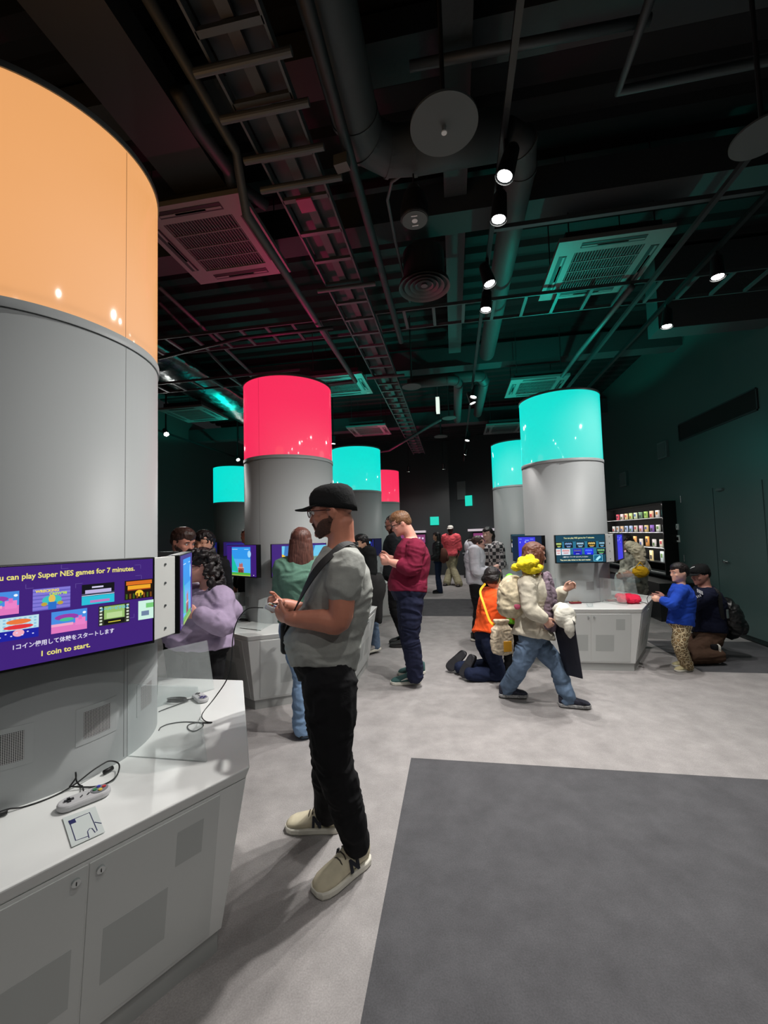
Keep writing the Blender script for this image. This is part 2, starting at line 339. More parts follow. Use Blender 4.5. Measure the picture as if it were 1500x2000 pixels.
# thin strip lamp under the top panel and each shelf lights the boxes
for z in [zt]+rowz[:3]:
    L = bpy.data.lights.new('shelf_lamp', 'AREA'); L.shape = 'RECTANGLE'; L.size = uF-uN-.1; L.size_y = .01; L.energy = 7.0; L.color = (1, .97, .9)
    o = bpy.data.objects.new('shelf_lamp', L); COL.objects.link(o); o.location = UV((uN+uF)/2, vR-DP-.01, z-.02)-org(t); o.parent = t
    dirv = (UV((uN+uF)/2, vR-.02, z-.25)-UV((uN+uF)/2, vR-DP-.01, z-.02)).normalized(); xax = ax_d; zax = -dirv; yax = zax.cross(xax)
    o.matrix_local = Matrix.Translation(o.location) @ Matrix((xax, yax, zax)).transposed().to_4x4()
rows = [[(235, 90, 110), (240, 210, 215), (240, 210, 160), (200, 220, 150), (215, 225, 190), (120, 150, 120), (170, 205, 110), (235, 190, 160), (225, 215, 215), (80, 160, 160)],
        [(220, 220, 220), (205, 205, 210), (235, 200, 165), (190, 205, 240), (180, 195, 240), (210, 205, 190), (230, 190, 225), (240, 205, 140), (150, 110, 200), (225, 225, 220), (220, 220, 215)],
        [(240, 235, 225), (235, 220, 200), (245, 235, 220), (240, 225, 225), (235, 170, 110), (240, 225, 215), (240, 165, 90), (235, 225, 225), (240, 230, 215)],
        [(240, 150, 170), (240, 190, 200), (235, 100, 120), (245, 180, 200), (240, 215, 160), (215, 225, 230)]]
accent = [(60, 60, 70), (200, 60, 70), (60, 90, 170), (90, 130, 60), (180, 120, 50)]
ORD = 'first second third fourth fifth sixth seventh eighth ninth tenth eleventh twelfth'.split()
ordn = ['top', 'second', 'third', 'bottom']; cn = 'rose pale-pink cream lime grey-green olive leaf-green peach white teal'.split()
def cname(c):
    r, g, b = c; mx, mn = max(c), min(c)
    if mx-mn < 22: return 'white' if mx > 210 else 'grey'
    if r == mx: return ('orange' if r-g < 90 and b < 130 else 'red' if g < 110 else 'pink' if b > g-5 else 'cream' if g > 200 else 'peach')
    if g == mx: return 'green' if g-b > 25 else 'teal'
    return 'lilac' if r > g else 'pale blue'
for ri, rw in enumerate(rows):
    n = len(rw); span = (uF-uN)*(.80 if ri == 0 else .90 if ri == 1 else .84 if ri == 2 else .80)
    for i, c in enumerate(rw):
        far = i/(max(1, n-1)) if n > 1 else 0; un = uN+.12+(span-.12)*((n-1-i)/(n-1)) + (0 if ri < 2 else .15)
        h_ = .13 if ri < 2 else (.19 if (ri == 2 and i in (4, 6)) or (ri == 3 and i in (2, 4, 5)) else .14); w_ = .056 if ri < 2 else .052
        ctr = UV(un, vR-DP+.09, rowz[ri]+h_/2)
        o = MB().box(ctr, ax_d*w_, n_in*.014, V(0, 0, h_/2)).build('game_box', mat('box_card', c, rough=.4), bevel=.002)
        q = MB(); ac = accent[(i*3+ri) % 5]; q.box(ctr+n_in*.0145+V(0, 0, (.1-.25*((i+ri) % 2))*h_), ax_d*w_*.62, n_in*.0008, V(0, 0, h_*.2)); q.build('cover_picture', mat('box_print', ac, rough=.5), o)
        pos = 'leftmost' if i == 0 else 'rightmost' if i == n-1 else ORD[i]+' from the left'
        tag(o, '%s %sgame box, %s on the %s shelf of the display case' % (cname(c), 'tall ' if h_ > .15 else '', pos, ordn[ri]), 'box', 'game boxes on the %s shelf' % ordn[ri])
# counter ledge under the case
o = slab(uN-.5, uF+1.5, vR-.01, vR-.55, .0, .62, mat('ledge_black', (28, 30, 31), rough=.3), 'wall_counter', None)
tag(o, 'long low black counter along the right wall under the display case', 'counter')
# ================================================================ round columns, hexagonal counters, monitors
white_m = mat('counter_white_laminate', (222, 224, 222), rough=.28, vary=.02, vscale=3)
door_m = mat('cabinet_door_grey_white', (204, 207, 205), rough=.4)
patch_m = mat('cabinet_printed_square', (180, 184, 182), rough=.45)
clad_m = mat('column_cladding_white', (168, 172, 173), rough=.5, spec=.35)
line_m = mat('panel_joint', (110, 114, 114), rough=.6)
ring_m = mat('column_ring_grey', (120, 124, 124), rough=.4, metal=.4)
TOPZ, BNDZ = 3.2475, 2.404
CH = .686
def drum_mat(name, rgb, e=DRUM_E, tr=.04):
    M = bpy.data.materials.new(name); M.use_nodes = True; b = M.node_tree.nodes['Principled BSDF']; c = lin(rgb)
    b.inputs['Base Color'].default_value = (.17, .17, .17, 1); b.inputs['Roughness'].default_value = .08; b.inputs['Specular IOR Level'].default_value = .6
    b.inputs['Emission Color'].default_value = (*c, 1); b.inputs['Emission Strength'].default_value = e
    nt = M.node_tree; tl = nt.nodes.new('ShaderNodeBsdfTranslucent'); tl.inputs[0].default_value = (tr, tr, tr, 1); ad = nt.nodes.new('ShaderNodeAddShader')
    nt.links.new(b.outputs[0], ad.inputs[0]); nt.links.new(tl.outputs[0], ad.inputs[1]); nt.links.new(ad.outputs[0], nt.nodes['Material Output'].inputs[0]); return M
A_ = math.radians
DRUM = {'orange': drum_mat('drum_orange', (214, 150, 92), 1.0, .16), 'red': drum_mat('drum_red', (244, 42, 88), .95, .07), 'teal': drum_mat('drum_teal', (0, 214, 202), 1.0, .06)}
UPCOL = {'orange': (1, .5, .12), 'red': (1, .04, .22), 'teal': (0, 1, .75)}
def ringpts(C, r, z, a0=0., a1=2*math.pi, n=96):
    full = abs(a1-a0-2*math.pi) < 1e-6
    return [V(C.x+r*math.cos(a0+(a1-a0)*k/(n if full else n-1)), C.y+r*math.sin(a0+(a1-a0)*k/(n if full else n-1)), z) for k in range(n)]
def shell(C, r, z0, z1, th=.012, n=96):   # open round wall with thickness
    m_ = MB(); A = [ringpts(C, r, z0, n=n), ringpts(C, r, z1, n=n), ringpts(C, r-th, z1, n=n), ringpts(C, r-th, z0, n=n)]
    m_.loft(A+[A[0]], caps=False); return m_
def arcpatch(C, r, a0, a1, z0, z1, th=.004, n=10):
    m_ = MB(); f0, f1 = ringpts(C, r, z0, a0, a1, n), ringpts(C, r, z1, a0, a1, n); b0, b1 = ringpts(C, r+th, z0, a0, a1, n), ringpts(C, r+th, z1, a0, a1, n)
    for k in range(n-1): m_.add([f0[k], f0[k+1], f1[k+1], f1[k], b0[k], b0[k+1], b1[k+1], b1[k]], [(4, 5, 6, 7), (0, 3, 2, 1), (0, 1, 5, 4), (3, 7, 6, 2)]+([(0, 4, 7, 3)] if k == 0 else [])+([(1, 2, 6, 5)] if k == n-2 else []))
    return m_
def column(C, colr, label, phi, r=.4924, seams=(0,), vents=True, detail=1):
    t = thing('display_column', label, 'column', (C.x, C.y, 0))
    shell(C, r, CH, BNDZ-.03, .03).build('lower_cladding', clad_m, t, smooth=False, recalc=False)
    for p in t.children[0].data.polygons: p.use_smooth = abs(p.normal.z) < .5
    o = shell(C, r+.006, BNDZ-.035, BNDZ, .03).build('middle_ring', clad_m, t, recalc=False)
    for p in o.data.polygons: p.use_smooth = abs(p.normal.z) < .5
    d = shell(C, r-.002, BNDZ, TOPZ-.012, .01).build('light_drum', DRUM[colr], t, recalc=False)
    for p in d.data.polygons: p.use_smooth = abs(p.normal.z) < .5
    o = shell(C, r+.004, TOPZ-.014, TOPZ+.012, .03).build('top_ring', ring_m, t, recalc=False)
    for p in o.data.polygons: p.use_smooth = abs(p.normal.z) < .5
    MB().loft([ringpts(C, r-.012, BNDZ+.02), ringpts(C, r-.012, BNDZ+.04)]).build('inner_floor', mat('inner_dark', (40, 40, 40)), t)
    for s in [A_(60*k) for k in range(6)]: arcpatch(C, r, phi+s-.0012, phi+s+.0012, CH+.002, 1.15, .0004, 2).build('panel_seam', line_m, t)
    for s in seams:
        a = phi+s
        arcpatch(C, r, a-.0015, a+.0015, CH+.01, BNDZ-.04, .0006, 2).build('panel_seam', line_m, t)
        arcpatch(C, r-.002, a-.0015, a+.0015, BNDZ+.005, TOPZ-.02, .0006, 2).build('drum_seam', mat('drum_joint', (120, 70, 40) if colr == 'orange' else (150, 40, 70) if colr == 'red' else (30, 130, 120)), d)
    for k in range(6):
        a0 = phi+R_(60*k+30)
        if vents and detail:
            for s in (-.267, .267):
                zc = .882; rr = r; w_ = .0545
                g = arcpatch(C, rr, a0+s-.148, a0+s+.148, zc-.066, zc+.066, .0015, 7).build('speaker_plate', clad_m, t)
                q = MB(); n = 6; A = ringpts(C, rr+.002, zc-.048, a0+s-w_/.5*.9, a0+s+w_/.5*.9, n); B = ringpts(C, rr+.002, zc+.048, a0+s-w_/.5*.9, a0+s+w_/.5*.9, n)
                for j in range(n-1): q.add([A[j], A[j+1], B[j+1], B[j]], [(0, 1, 2, 3)])
                o = q.build('perforated_grille', perforated(), g, recalc=False)
                uv = o.data.uv_layers.new(name='u'); L = w_*1.8
                for pi, p in enumerate(o.data.polygons):
                    for li, (a, b) in zip(p.loop_indices, ((0, 0), (1, 0), (1, 1), (0, 1))): uv.data[li].uv = ((pi+a)/(n-1)*L/.0055, b*.1/.0055)
    L = bpy.data.lights.new('drum_lamp', 'POINT'); L.energy = UPLIGHT_W[colr]; L.color = UPCOL[colr]; L.shadow_soft_size = .03
    o = bpy.data.objects.new('drum_lamp', L); COL.objects.link(o); o.parent = t; o.location = (0, 0, 3.02)
    return t
def hexv(C, phi, R, z): return [V(C.x+R*math.cos(phi+R_(60*k)), C.y+R*math.sin(phi+R_(60*k)), z) for k in range(6)]
def Rz(z): return .900+(1.016-.900)*(z-.08)/(CH-.08)
def counter(C, phi, label, nofacet=(), detail=2, group=None):
    t = thing('game_counter', label, 'counter', (C.x, C.y, 0), group)
    MB().loft([hexv(C, phi, Rz(.085), .085), hexv(C, phi, Rz(.64), .64)]).build('cabinet_body', white_m, t)
    MB().loft([hexv(C, phi, .885, 0), hexv(C, phi, .885, .085)]).build('plinth', mat('plinth_grey', (170, 172, 170)), t)
    MB().loft([hexv(C, phi, Rz(.64)+.001, .64), hexv(C, phi, 1.0257, CH)]).build('countertop', white_m, t, bevel=.008, bseg=3)
    for k in range(6):
        if k in nofacet: continue
        a = phi+R_(60*k+30); n = V(math.cos(a), math.sin(a), 0); r = V(-n.y, n.x, 0); sl = V(n.x, n.y, -(Rz(CH)-Rz(.08))*.866/(CH-.08)).normalized()
        def P(s, z, off=0.): return V(C.x, C.y, z)+n*(Rz(z)*.866)+r*s+sl*off
        for sg in (-1, 1):
            s0, s1 = (sg*.0025, sg*.40)
            q = MB(); q.prism([P(s0, .10, 0), P(s1, .10, 0), P(s1, .63, 0), P(s0, .63, 0)], sl*.004)
            d = q.build('door', door_m, t, bevel=.001, bseg=1)
            q = MB(); q.cyl(P(sg*.03, .598, .003), P(sg*.03, .598, .012), .011, 16); q.build('lock', chrome, d)
            q = MB(); q.bx(P(sg*.03, .598, .0125), .002, .002, .01, 0); q.build('keyhole', bm_, d)
            if detail:
                w0, w1 = (.048, .234) if sg > 0 else (-.22, -.03)
                q = MB(); q.prism([P(w0, .22, .0042), P(w1, .22, .0042), P(w1, .40, .0042), P(w0, .40, .0042)], sl*.0004)
                if sg > 0: q.prism([P(.253, .455, .0042), P(.343, .455, .0042), P(.343, .575, .0042), P(.253, .575, .0042)], sl*.0004)
                q.build('printed_square', patch_m, d)
    if detail:
        for k in range(6):
            a = phi+R_(60*k); e = V(math.cos(a), math.sin(a), 0); n = V(-e.y, e.x, 0)
            q = MB(); q.prism([C+e*.495+V(0, 0, CH), C+e*.84+V(0, 0, CH), C+e*.80+V(0, 0, CH+.285), C+e*.495+V(0, 0, CH+.285)], n*.012)
            q.build('acrylic_divider', acrylic(), t, bevel=.0015, bseg=1)
    return t
steelplate = mat('bracket_plate_white', (215, 217, 214), rough=.4)
def bracket(C, phi, k, label):
    """the white plate that closes the gap between two neighbouring monitors"""
    a1 = phi+R_(60*k-30); a2 = phi+R_(60*k+30)
    def E(a, s): n = V(math.cos(a), math.sin(a), 0); return C+n*.605+V(-n.y, n.x, 0)*s
    A = E(a1, .278); B = E(a2, -.278); d = (B-A).normalized(); no = V(d.y, -d.x, 0)
    t = thing('monitor_bracket', label, 'bracket', ((A.x+B.x)/2, (A.y+B.y)/2, 1.165))
    q = MB(); q.prism([A+V(0, 0, 1.165), B+V(0, 0, 1.165), B+V(0, 0, 1.485), A+V(0, 0, 1.485)], -no*.02); q.build('plate', steelplate, t, bevel=.003)
    q = MB(); m_ = (A+B)/2; q.prism([m_-d*.01-no*.02+V(0, 0, 1.2), m_+d*.01-no*.02+V(0, 0, 1.2), m_+d*.01-no*.02+V(0, 0, 1.45), m_-d*.01-no*.02+V(0, 0, 1.45)], -no*.16); q.build('arm', steel_md, t)
    for z in (1.20, 1.29, 1.38, 1.455):
        q = MB(); p = m_+V(0, 0, z); q.cyl(p-no*.001, p+no*.004, .0045, 12); q.build('screw', steel_md, t)
    return t
mon_m = mat('monitor_black_plastic', (16, 17, 19), rough=.3)
MW, MH, MZ = .5496, .329, 1.3237
def monitor(C, a, label, bg, D=.6231, group=None):
    n = V(math.cos(a), math.sin(a), 0); r = V(-n.y, n.x, 0); up = V(0, 0, 1)
    ctr = C+n*D+up*MZ
    t = thing('monitor', label, 'monitor', (ctr.x, ctr.y, MZ-MH/2), group)
    q = MB(); q.prism([ctr+r*(MW/2)*i+up*(MH/2)*j-n*.001 for i, j in ((-1, -1), (1, -1), (1, 1), (-1, 1))], -n*.05)
    q.build('housing', mon_m, t, bevel=.004)
    q = MB(); q.prism([ctr+r*.17*i+up*.11*j-n*.05 for i, j in ((-1, -1), (1, -1), (1, 1), (-1, 1))], -n*.02)
    q.prism([ctr+r*.05*i+up*.05*j-n*.06 for i, j in ((-1, -1), (1, -1), (1, 1), (-1, 1))], -n*.09); q.build('wall_mount', mon_m, t, bevel=.004)
    b = .009; sc = MB(); sc.prism([ctr+r*(MW/2-b)*i+up*((MH/2-b)*j+.003)+n*-.0005 for i, j in ((-1, -1), (1, -1), (1, 1), (-1, 1))], n*.0012)
    s_ = sc.build('screen', glow(bg), t)
    t['_f'] = 0; del t['_f']
    return t, s_, ctr, n, r, up
def quads(ctr, n, r, up, L, parent, name, lay=0, e=1.0):
    """flat coloured rectangles / polygons shown on a screen: (x0,z0,x1,z1,rgb) or ([(x,z)..],rgb)"""
    q = MB(); mats_ = []; 
    for i, it in enumerate(L):
        off = n*(.0012+lay*.0006+i*.00003)
        if len(it) == 5: x0, z0, x1, z1, c = it; P = [(x0, z0), (x1, z0), (x1, z1), (x0, z1)]
        else: P, c = it
        g_ = glow(c, e)
        if g_ not in mats_: mats_.append(g_)
        q.add([ctr+r*x+up*z+off for x, z in P], [tuple(range(len(P)))], mats_.index(g_))
    return q.build(name, mats_, parent, recalc=False)
def blob(x, z, rx, rz, c, n=14): return ([(x+rx*math.cos(2*math.pi*k/n), z+rz*math.sin(2*math.pi*k/n)) for k in range(n)], c)
YEL = (235, 225, 120)
def menu(mon, kind, txt, big=True):
    t, s_, ctr, n, r, up = mon; rng = random.Random(len(txt)+(5 if kind == 'nes' else 2))
    def T(s, size, x, z, c, par=s_, bold=.0, al='CENTER', off=.004, fw=None): return text_mesh(s, size, glow(c), ctr+r*x+up*z, r, up, n, par, bold=bold*size, off=off, align=al, fitw=fw)
    T(txt, .0275 if kind == 'snes' else .0255, .202 if kind == 'snes' else .157, .126, YEL if kind == 'snes' else (235, 235, 170), bold=.022, al='RIGHT', fw=.40 if kind == 'snes' else .335)
    xs0 = [-.222, -.105, .014, .134] + ([.254] if kind == 'nes' else []) if True else 0
    if kind == 'snes':
        top = [-.225, -.105, .104-.0, .2245]; top = [-.225, -.105, .0145-.0, .104, .2245]
        top = [-.225, -.105, .0145-.0, .104, .2245]
        cen_t = [-.226, -.106, .104, .2245]; cen_t = [-.226-.0, -.106, .1035, .2245]
    # tile centres: a regular pitch of .12, the lower row shifted half a tile
    if kind == 'snes': ct = [-.255+.12*k+.0 for k in range(5)]; ct = [-.174-.13, -.174, -.043, .087, .218]; cb = [-.255, -.125, .005, .137, .264]
    else: ct = [-.245, -.128, 0, .124, .245]; cb = [-.262, -.16, -.033, .09, .22]
    hw, hh = (.049, .035) if kind == 'snes' else (.0465, .035)
    if kind == 'nes': quads(ctr, n, r, up, [(-.266, -.062, .266, .085, (40, 112, 142))], s_, 'menu_band', 0)
    for row, cs in ((.048, ct), (-.032, cb)):
        for i, x in enumerate(cs):
            x0, x1 = max(x-hw, -.268), min(x+hw, .268); z = row; sp = (x0, z-hh, x1, z+hh)
            if x1-x0 < .012: continue
            k = (row > 0, i); Q = []
            def rc(a, b, c, d, col): Q.append((x0+(x1-x0)*a, z-hh+2*hh*b, x0+(x1-x0)*c, z-hh+2*hh*d, col))
            if kind == 'snes':
                if k in ((True, 1), (True, 0), (False, 2), (False, 0)):
                    rc(0, 0, 1, 1, (70, 140, 225)); rc(0, 0, 1, .38, (225, 120, 190)); rc(0, .3, .6, .42, (240, 165, 200)); rc(.66, .25, .95, .6, (235, 130, 200)); rc(.75, .5, .85, .7, (225, 110, 190))
                    Q.append(blob((x0+x1)/2-.008, z+.014, .03*(x1-x0)/.09, .010, (150, 60, 170))); Q.append(blob((x0+x1)/2-.008, z+.006, .018*(x1-x0)/.09, .006, (70, 190, 150)))
                    Q.append(blob(x1-.008, z+.022, .005, .004, (240, 250, 255)))
                elif k == (True, 2):
                    rc(0, 0, 1, 1, (130, 120, 215))
                    for j in range(6): rc(0, j/6, 1, j/6+.05, (100, 95, 190))
                    Q.append(blob(x, z-.004, .026, .016, (60, 190, 190))); Q.append(blob(x-.02, z-.016, .008, .006, (190, 160, 60))); Q.append(blob(x+.022, z-.016, .008, .006, (190, 160, 60)))
                    Q.append(blob(x, z+.000, .009, .013, (225, 190, 90))); rc(.4, .0, .62, .35, (40, 110, 200))
                elif k == (True, 3):
                    rc(0, 0, 1, 1, (10, 10, 20)); rc(0, 0, 1, .42, (40, 190, 215)); rc(.25, .08, .85, .2, (190, 120, 190)); rc(0, .52, 1, .54, (120, 120, 160)); rc(.1, .55, .9, .72, (190, 180, 225)); rc(.3, .8, .65, .88, (210, 205, 235))
                    rc(0, .44, 1, .47, (230, 230, 255))
                elif k == (True, 4):
                    rc(0, 0, 1, 1, (25, 12, 5)); rc(.05, .75, .95, .95, (215, 110, 30)); rc(.1, .5, .9, .72, (240, 170, 40)); rc(.1, .46, .9, .52, (160, 60, 20)); Q.append(blob(x, z-.015, .014, .012, (240, 200, 50)))
                    for j in range(8): rc(.04+.12*j, .04, .10+.12*j, .3, (120, 70, 20) if j % 2 else (60, 90, 20))
                elif k == (False, 1):
                    rc(0, 0, 1, 1, (190, 225, 235)); rc(0, 0, 1, .42, (25, 30, 160))
                    for j in range(8):
                        for jj in range(4): rc(j/8, .45+.14*jj, j/8+.0625, .45+.14*jj+.07, (140, 195, 225))
                    Q.append(blob(x, z+.020, .030, .008, (235, 120, 60))); Q.append(blob(x, z+.004, .036, .007, (225, 50, 60))); Q.append(blob(x, z-.015, .014, .011, (240, 170, 190)))
                    for j in range(7): Q.append(blob(x0+.006+j*.013, z-.022+.008*(j % 2), .0025, .0018, (220, 220, 255)))
                elif k == (False, 3):
                    rc(0, 0, 1, 1, (40, 45, 30)); rc(.17, .3, .83, .95, (150, 190, 110)); rc(.17, .04, .83, .27, (10, 10, 10)); rc(.25, .34, .75, .62, (185, 215, 150))
                    for j in range(6): rc(.03, .05+.16*j, .11, .14+.16*j, (210, 220, 200)); rc(.89, .05+.16*j, .97, .14+.16*j, (210, 220, 200))
                    rc(.3, .12, .7, .17, (200, 190, 60))
                else:
                    rc(0, 0, 1, 1, (205, 240, 225)); rc(.2, .2, .7, .45, (110, 130, 160)); rc(.5, .6, 1, .85, (120, 200, 120))
            else:
                pal = {(True, 0): [(10, 10, 15), (170, 210, 60)], (True, 1): [(8, 10, 20), (60, 120, 200)], (True, 2): [(10, 14, 30), (120, 190, 230)], (True, 3): [(15, 10, 5), (230, 180, 40)], (True, 4): [(8, 8, 10), (90, 180, 220)],
                       (False, 0): [(235, 235, 235), (200, 60, 60)], (False, 1): [(215, 225, 235), (210, 60, 60)], (False, 2): [(30, 30, 200), (10, 10, 30)], (False, 3): [(25, 35, 235), (60, 110, 250)], (False, 4): [(10, 15, 40), (60, 170, 60)]}[k]
                rc(0, 0, 1, 1, pal[0])
                for j in range(7): rc(.10+.115*j, .52+.03*(j % 2), .10+.115*j+.085, .86-.04*((j+i) % 2), tuple(min(255, int(v*.6+95)) for v in pal[1]) if pal[0] != (25, 35, 235) else (80, 130, 250))
                rc(.2, .26, .8, .36, pal[1]); rc(.3, .12, .7, .19, (215, 215, 225))
            tl = quads(ctr, n, r, up, [sp+((12, 6, 30),)], s_, 'game_tile', 1)
            sh = quads(ctr, n, r, up, Q, s_, 'game_picture', 2)
            bpy.data.objects.remove(tl)
            if kind == 'snes' and k == (True, 2): T('WRECKING', .0115, x-.012, z+.0265, (240, 220, 70), bold=.04, off=.0034); T("CREW'98", .0115, x+.016, z+.015, (190, 230, 60), bold=.04, off=.0034)
            if kind == 'snes' and k == (False, 3): T('スーパーピクロス', .0115, x, z+.022, (90, 190, 235), bold=.03, off=.0034)
    if kind == 'snes':
        T('1コイン使用して体験をスタートします', .021, -.002, -.090, (225, 220, 240), bold=.018, fw=.273); T('1 coin to start.', .024, -.004, -.124, YEL, bold=.022, fw=.132)
        Q = []
        for cx, cz, sx, sz in ((.225, .098, -1, 1), (.222, .138, -1, 1), (.02, .088, 1, 1), (-.11, .087, 1, -1), (.2, -.055, -1, -1), (-.02, .142, 1, -1)):
            Q += [(min(cx, cx+sx*.02), cz, max(cx, cx+sx*.02), cz+.0015, (95, 75, 150)), (cx, min(cz, cz-sz*.014), cx+.0015, max(cz, cz-sz*.014), (95, 75, 150))]
        quads(ctr, n, r, up, Q, s_, 'corner_marks', 0)
    else:
        T('入場証をカードリーダーにタッチしてください', .019, -.06, -.092, (235, 235, 235), bold=.03, fw=.275); T('Tap your play ticket to the card reader.', .0225, -.06, -.126, (240, 240, 190), bold=.03, fw=.335)
        quads(ctr, n, r, up, [(.135, -.145, .232, -.07, (130, 215, 240)), (.139, -.141, .228, -.074, (20, 100, 135)), ([(.155, -.128), (.178, -.136), (.218, -.096), (.200, -.082), (.178, -.100)], (170, 235, 248))], s_, 'card_symbol', 1)
PURP = (62, 30, 120); NES = (18, 66, 86)
def game(mon, kind):
    t, s_, ctr, n, r, up = mon
    if kind == 'castle':    # side bars of purple, a bright sky, a small brick castle
        Q = [(-.17, -.135, .17, .14, (50, 150, 235)), (-.17, -.135, .17, .02, (80, 175, 240))]
        Q += [([(-.17, -.10), (-.17, .07), (-.04, -.115)], (30, 190, 165)), (-.17, -.135, .17, -.118, (70, 180, 60)), (-.165, .115, -.06, .119, (200, 230, 250)), (.06, .115, .14, .119, (200, 230, 250))]
        for i in range(-3, 3): Q.append((i*.017, -.118, i*.017+.016, -.068, (170, 75, 45)))
        for i in range(-2, 2): Q.append((i*.017+.001, -.064, i*.017+.016, -.030, (190, 90, 55)))
        for i in (-2, 0, 1): Q.append((i*.017+.003, -.030, i*.017+.012, -.018, (190, 90, 55)))
        Q += [(-.006, -.118, .008, -.085, (15, 8, 5)), (-.036, -.118, -.024, -.09, (15, 8, 5)), (.020, -.118, .032, -.09, (15, 8, 5)), (-.055, -.070, .055, -.064, (235, 190, 160)), (-.17, -.15, .17, -.137, (150, 190, 60))]
        Q += [blob(.15, .07, .03, .035, (160, 215, 250)), blob(.225, -.138, .007, .005, (220, 220, 230)), blob(-.225, -.138, .006, .005, (220, 220, 230))]
    elif kind == 'beach':
        Q = [(-.17, -.135, .27, .14, (110, 200, 235)), ([(-.17, -.135), (-.17, .06), (-.10, .04), (-.06, -.02), (0, -.05), (.03, -.135)], (240, 195, 50)), ([(-.14, .14), (-.15, .05), (-.02, -.02), (.12, .02), (.16, .14)], (60, 120, 190)),
             ([(-.13, -.05), (-.06, .03), (-.02, -.06)], (70, 180, 90)), ([(-.1, .06), (-.03, .1), (.05, .03), (-.02, .01)], (160, 215, 240)), blob(-.24, -.128, .010, .010, (220, 210, 230)), (-.215, -.137, -.19, -.12, (220, 190, 60))]
    elif kind == 'blue': Q = [(-.15, -.145, .16, .145, (62, 60, 225)), (-.13, .115, -.08, .125, (110, 140, 240)), (-.02, .10, .05, .112, (120, 160, 245)), (.07, .115, .13, .125, (110, 140, 240)), (-.12, .07, -.11, .09, (235, 235, 240)), (-.03, .08, .0, .09, (200, 210, 250)), (.03, .05, .05, .06, (200, 210, 250))]
    elif kind == 'pacmaze':
        Q = [(-.13, -.15, .13, .15, (6, 6, 20))]
        for s in (-1, 1): Q += [(s*.07-.004, -.1, s*.07+.004, .1, (50, 60, 235)), (s*.1-.003, -.14, s*.1+.003, .14, (40, 50, 220)), (min(s*.03, s*.07), -.104, max(s*.03, s*.07), -.098, (50, 60, 235)), blob(s*.022, -.02, .012, .014, (240, 240, 250))]
        Q += [(-.05, .07, .05, .11, (120, 190, 240)), (-.05, -.07, .05, -.055, (230, 230, 240)), blob(0, -.06, .02, .01, (235, 120, 160)), (-.24, .10, -.17, .115, (220, 220, 240)), (-.24, .04, -.17, .055, (220, 220, 240))]
    elif kind == 'snesfar': Q = [(-.2, -.12, .2, .12, (40, 40, 150)), (-.15, .0, .15, .09, (210, 60, 110)), (-.1, .03, .1, .07, (240, 220, 240)), blob(.1, -.05, .04, .03, (240, 240, 250)), blob(-.1, -.06, .05, .03, (60, 60, 200)), blob(-.02, -.02, .05, .02, (230, 190, 80))]
    quads(ctr, n, r, up, Q, s_, 'game_picture', 1)
A_ = math.radians
C1 = V(-1.5463, 1.8031, 0); C2 = V(-1.0716, 4.721, 0); C3 = V(2.3421, 5.4072, 0)
def atpx(px, d): p = W(px, 1040, d); return V(p.x, p.y, 0)
C4 = atpx(698.5, 8.25); C5 = atpx(460, 10.0); C6 = atpx(746.5, 11.2); C7 = atpx(1017, 8.1)
P1_, P2_, P3_ = A_(-69.84), A_(-99.38), A_(-68.89)
column(C1, 'orange', 'nearest wide white column with a glowing orange drum at the left edge', P1_, seams=(A_(58), A_(178)))
column(C2, 'red', 'white column with a glowing red drum behind the man in the cap', P2_, seams=(A_(-16), A_(100)))
column(C3, 'teal', 'nearest column with a glowing teal drum, right of the aisle', P3_, seams=(A_(150),))
column(C4, 'teal', 'column with a teal drum just right of the red one, above the masked man', P2_, seams=())
column(C5, 'teal', 'far column with a teal drum by the left wall, half behind the red one', P2_, seams=())
column(C6, 'red', 'farthest small column with a pinkish red drum, behind the man in maroon', P2_, seams=())
column(C7, 'teal', 'teal drum column half hidden behind the nearest teal one', P3_, seams=())
counter(C1, P1_, 'nearest white hexagonal cabinet counter, bottom left')
counter(C2, P2_, 'white hexagonal counter around the red drum column')
counter(C3, P3_, 'white hexagonal counter on the right around the near teal column')
counter(C4, P2_, 'white counter seen between the masked man and the man in maroon', detail=0)
counter(C5, P2_, 'white counter around the far left teal column', detail=0)
counter(C6, P2_, 'white counter around the farthest red column', detail=0)
counter(C7, P3_, 'white counter around the half hidden teal column', detail=0)
def na(phi, k): return phi+R_(60*k+30)
m_ = monitor(C1, na(P1_, 0), 'nearest monitor showing a purple menu of game pictures', PURP); menu(m_, 'snes', 'You can play Super NES games for 7 minutes.')
m_ = monitor(C1, na(P1_, 1), 'monitor seen edge-on in front of the woman with curly hair', PURP); game(m_, 'castle')
m_ = monitor(C1, na(P1_, 2), 'monitor on the far side of the nearest column, hidden from behind', PURP); game(m_, 'beach')
bracket(C1, P1_, 1, 'white screwed plate between the two nearest monitors')
m_ = monitor(C2, na(P2_, 0), 'monitor with a yellow and blue game, left of the green shirted woman', PURP); game(m_, 'beach')
m_ = monitor(C2, na(P2_, -1), 'monitor showing a blue sky and a small brick castle', PURP); game(m_, 'castle')
m_ = monitor(C2, na(P2_, 1), 'monitor on the right of the red column behind the man in the cap', PURP); game(m_, 'beach')
m_ = monitor(C3, na(P3_, -1), 'monitor with a dark teal menu of ten game pictures', NES); menu(m_, 'nes', 'You can play NES games for 7 minutes.')
m_ = monitor(C3, na(P3_, 0), 'plain blue screen seen almost edge-on right of the teal menu', (30, 30, 60)); game(m_, 'blue')
m_ = monitor(C3, na(P3_, -2), 'monitor with a blue game behind the walking woman', (15, 35, 60)); game(m_, 'blue')
bracket(C3, P3_, 0, 'white screwed plate right of the dark teal menu monitor')
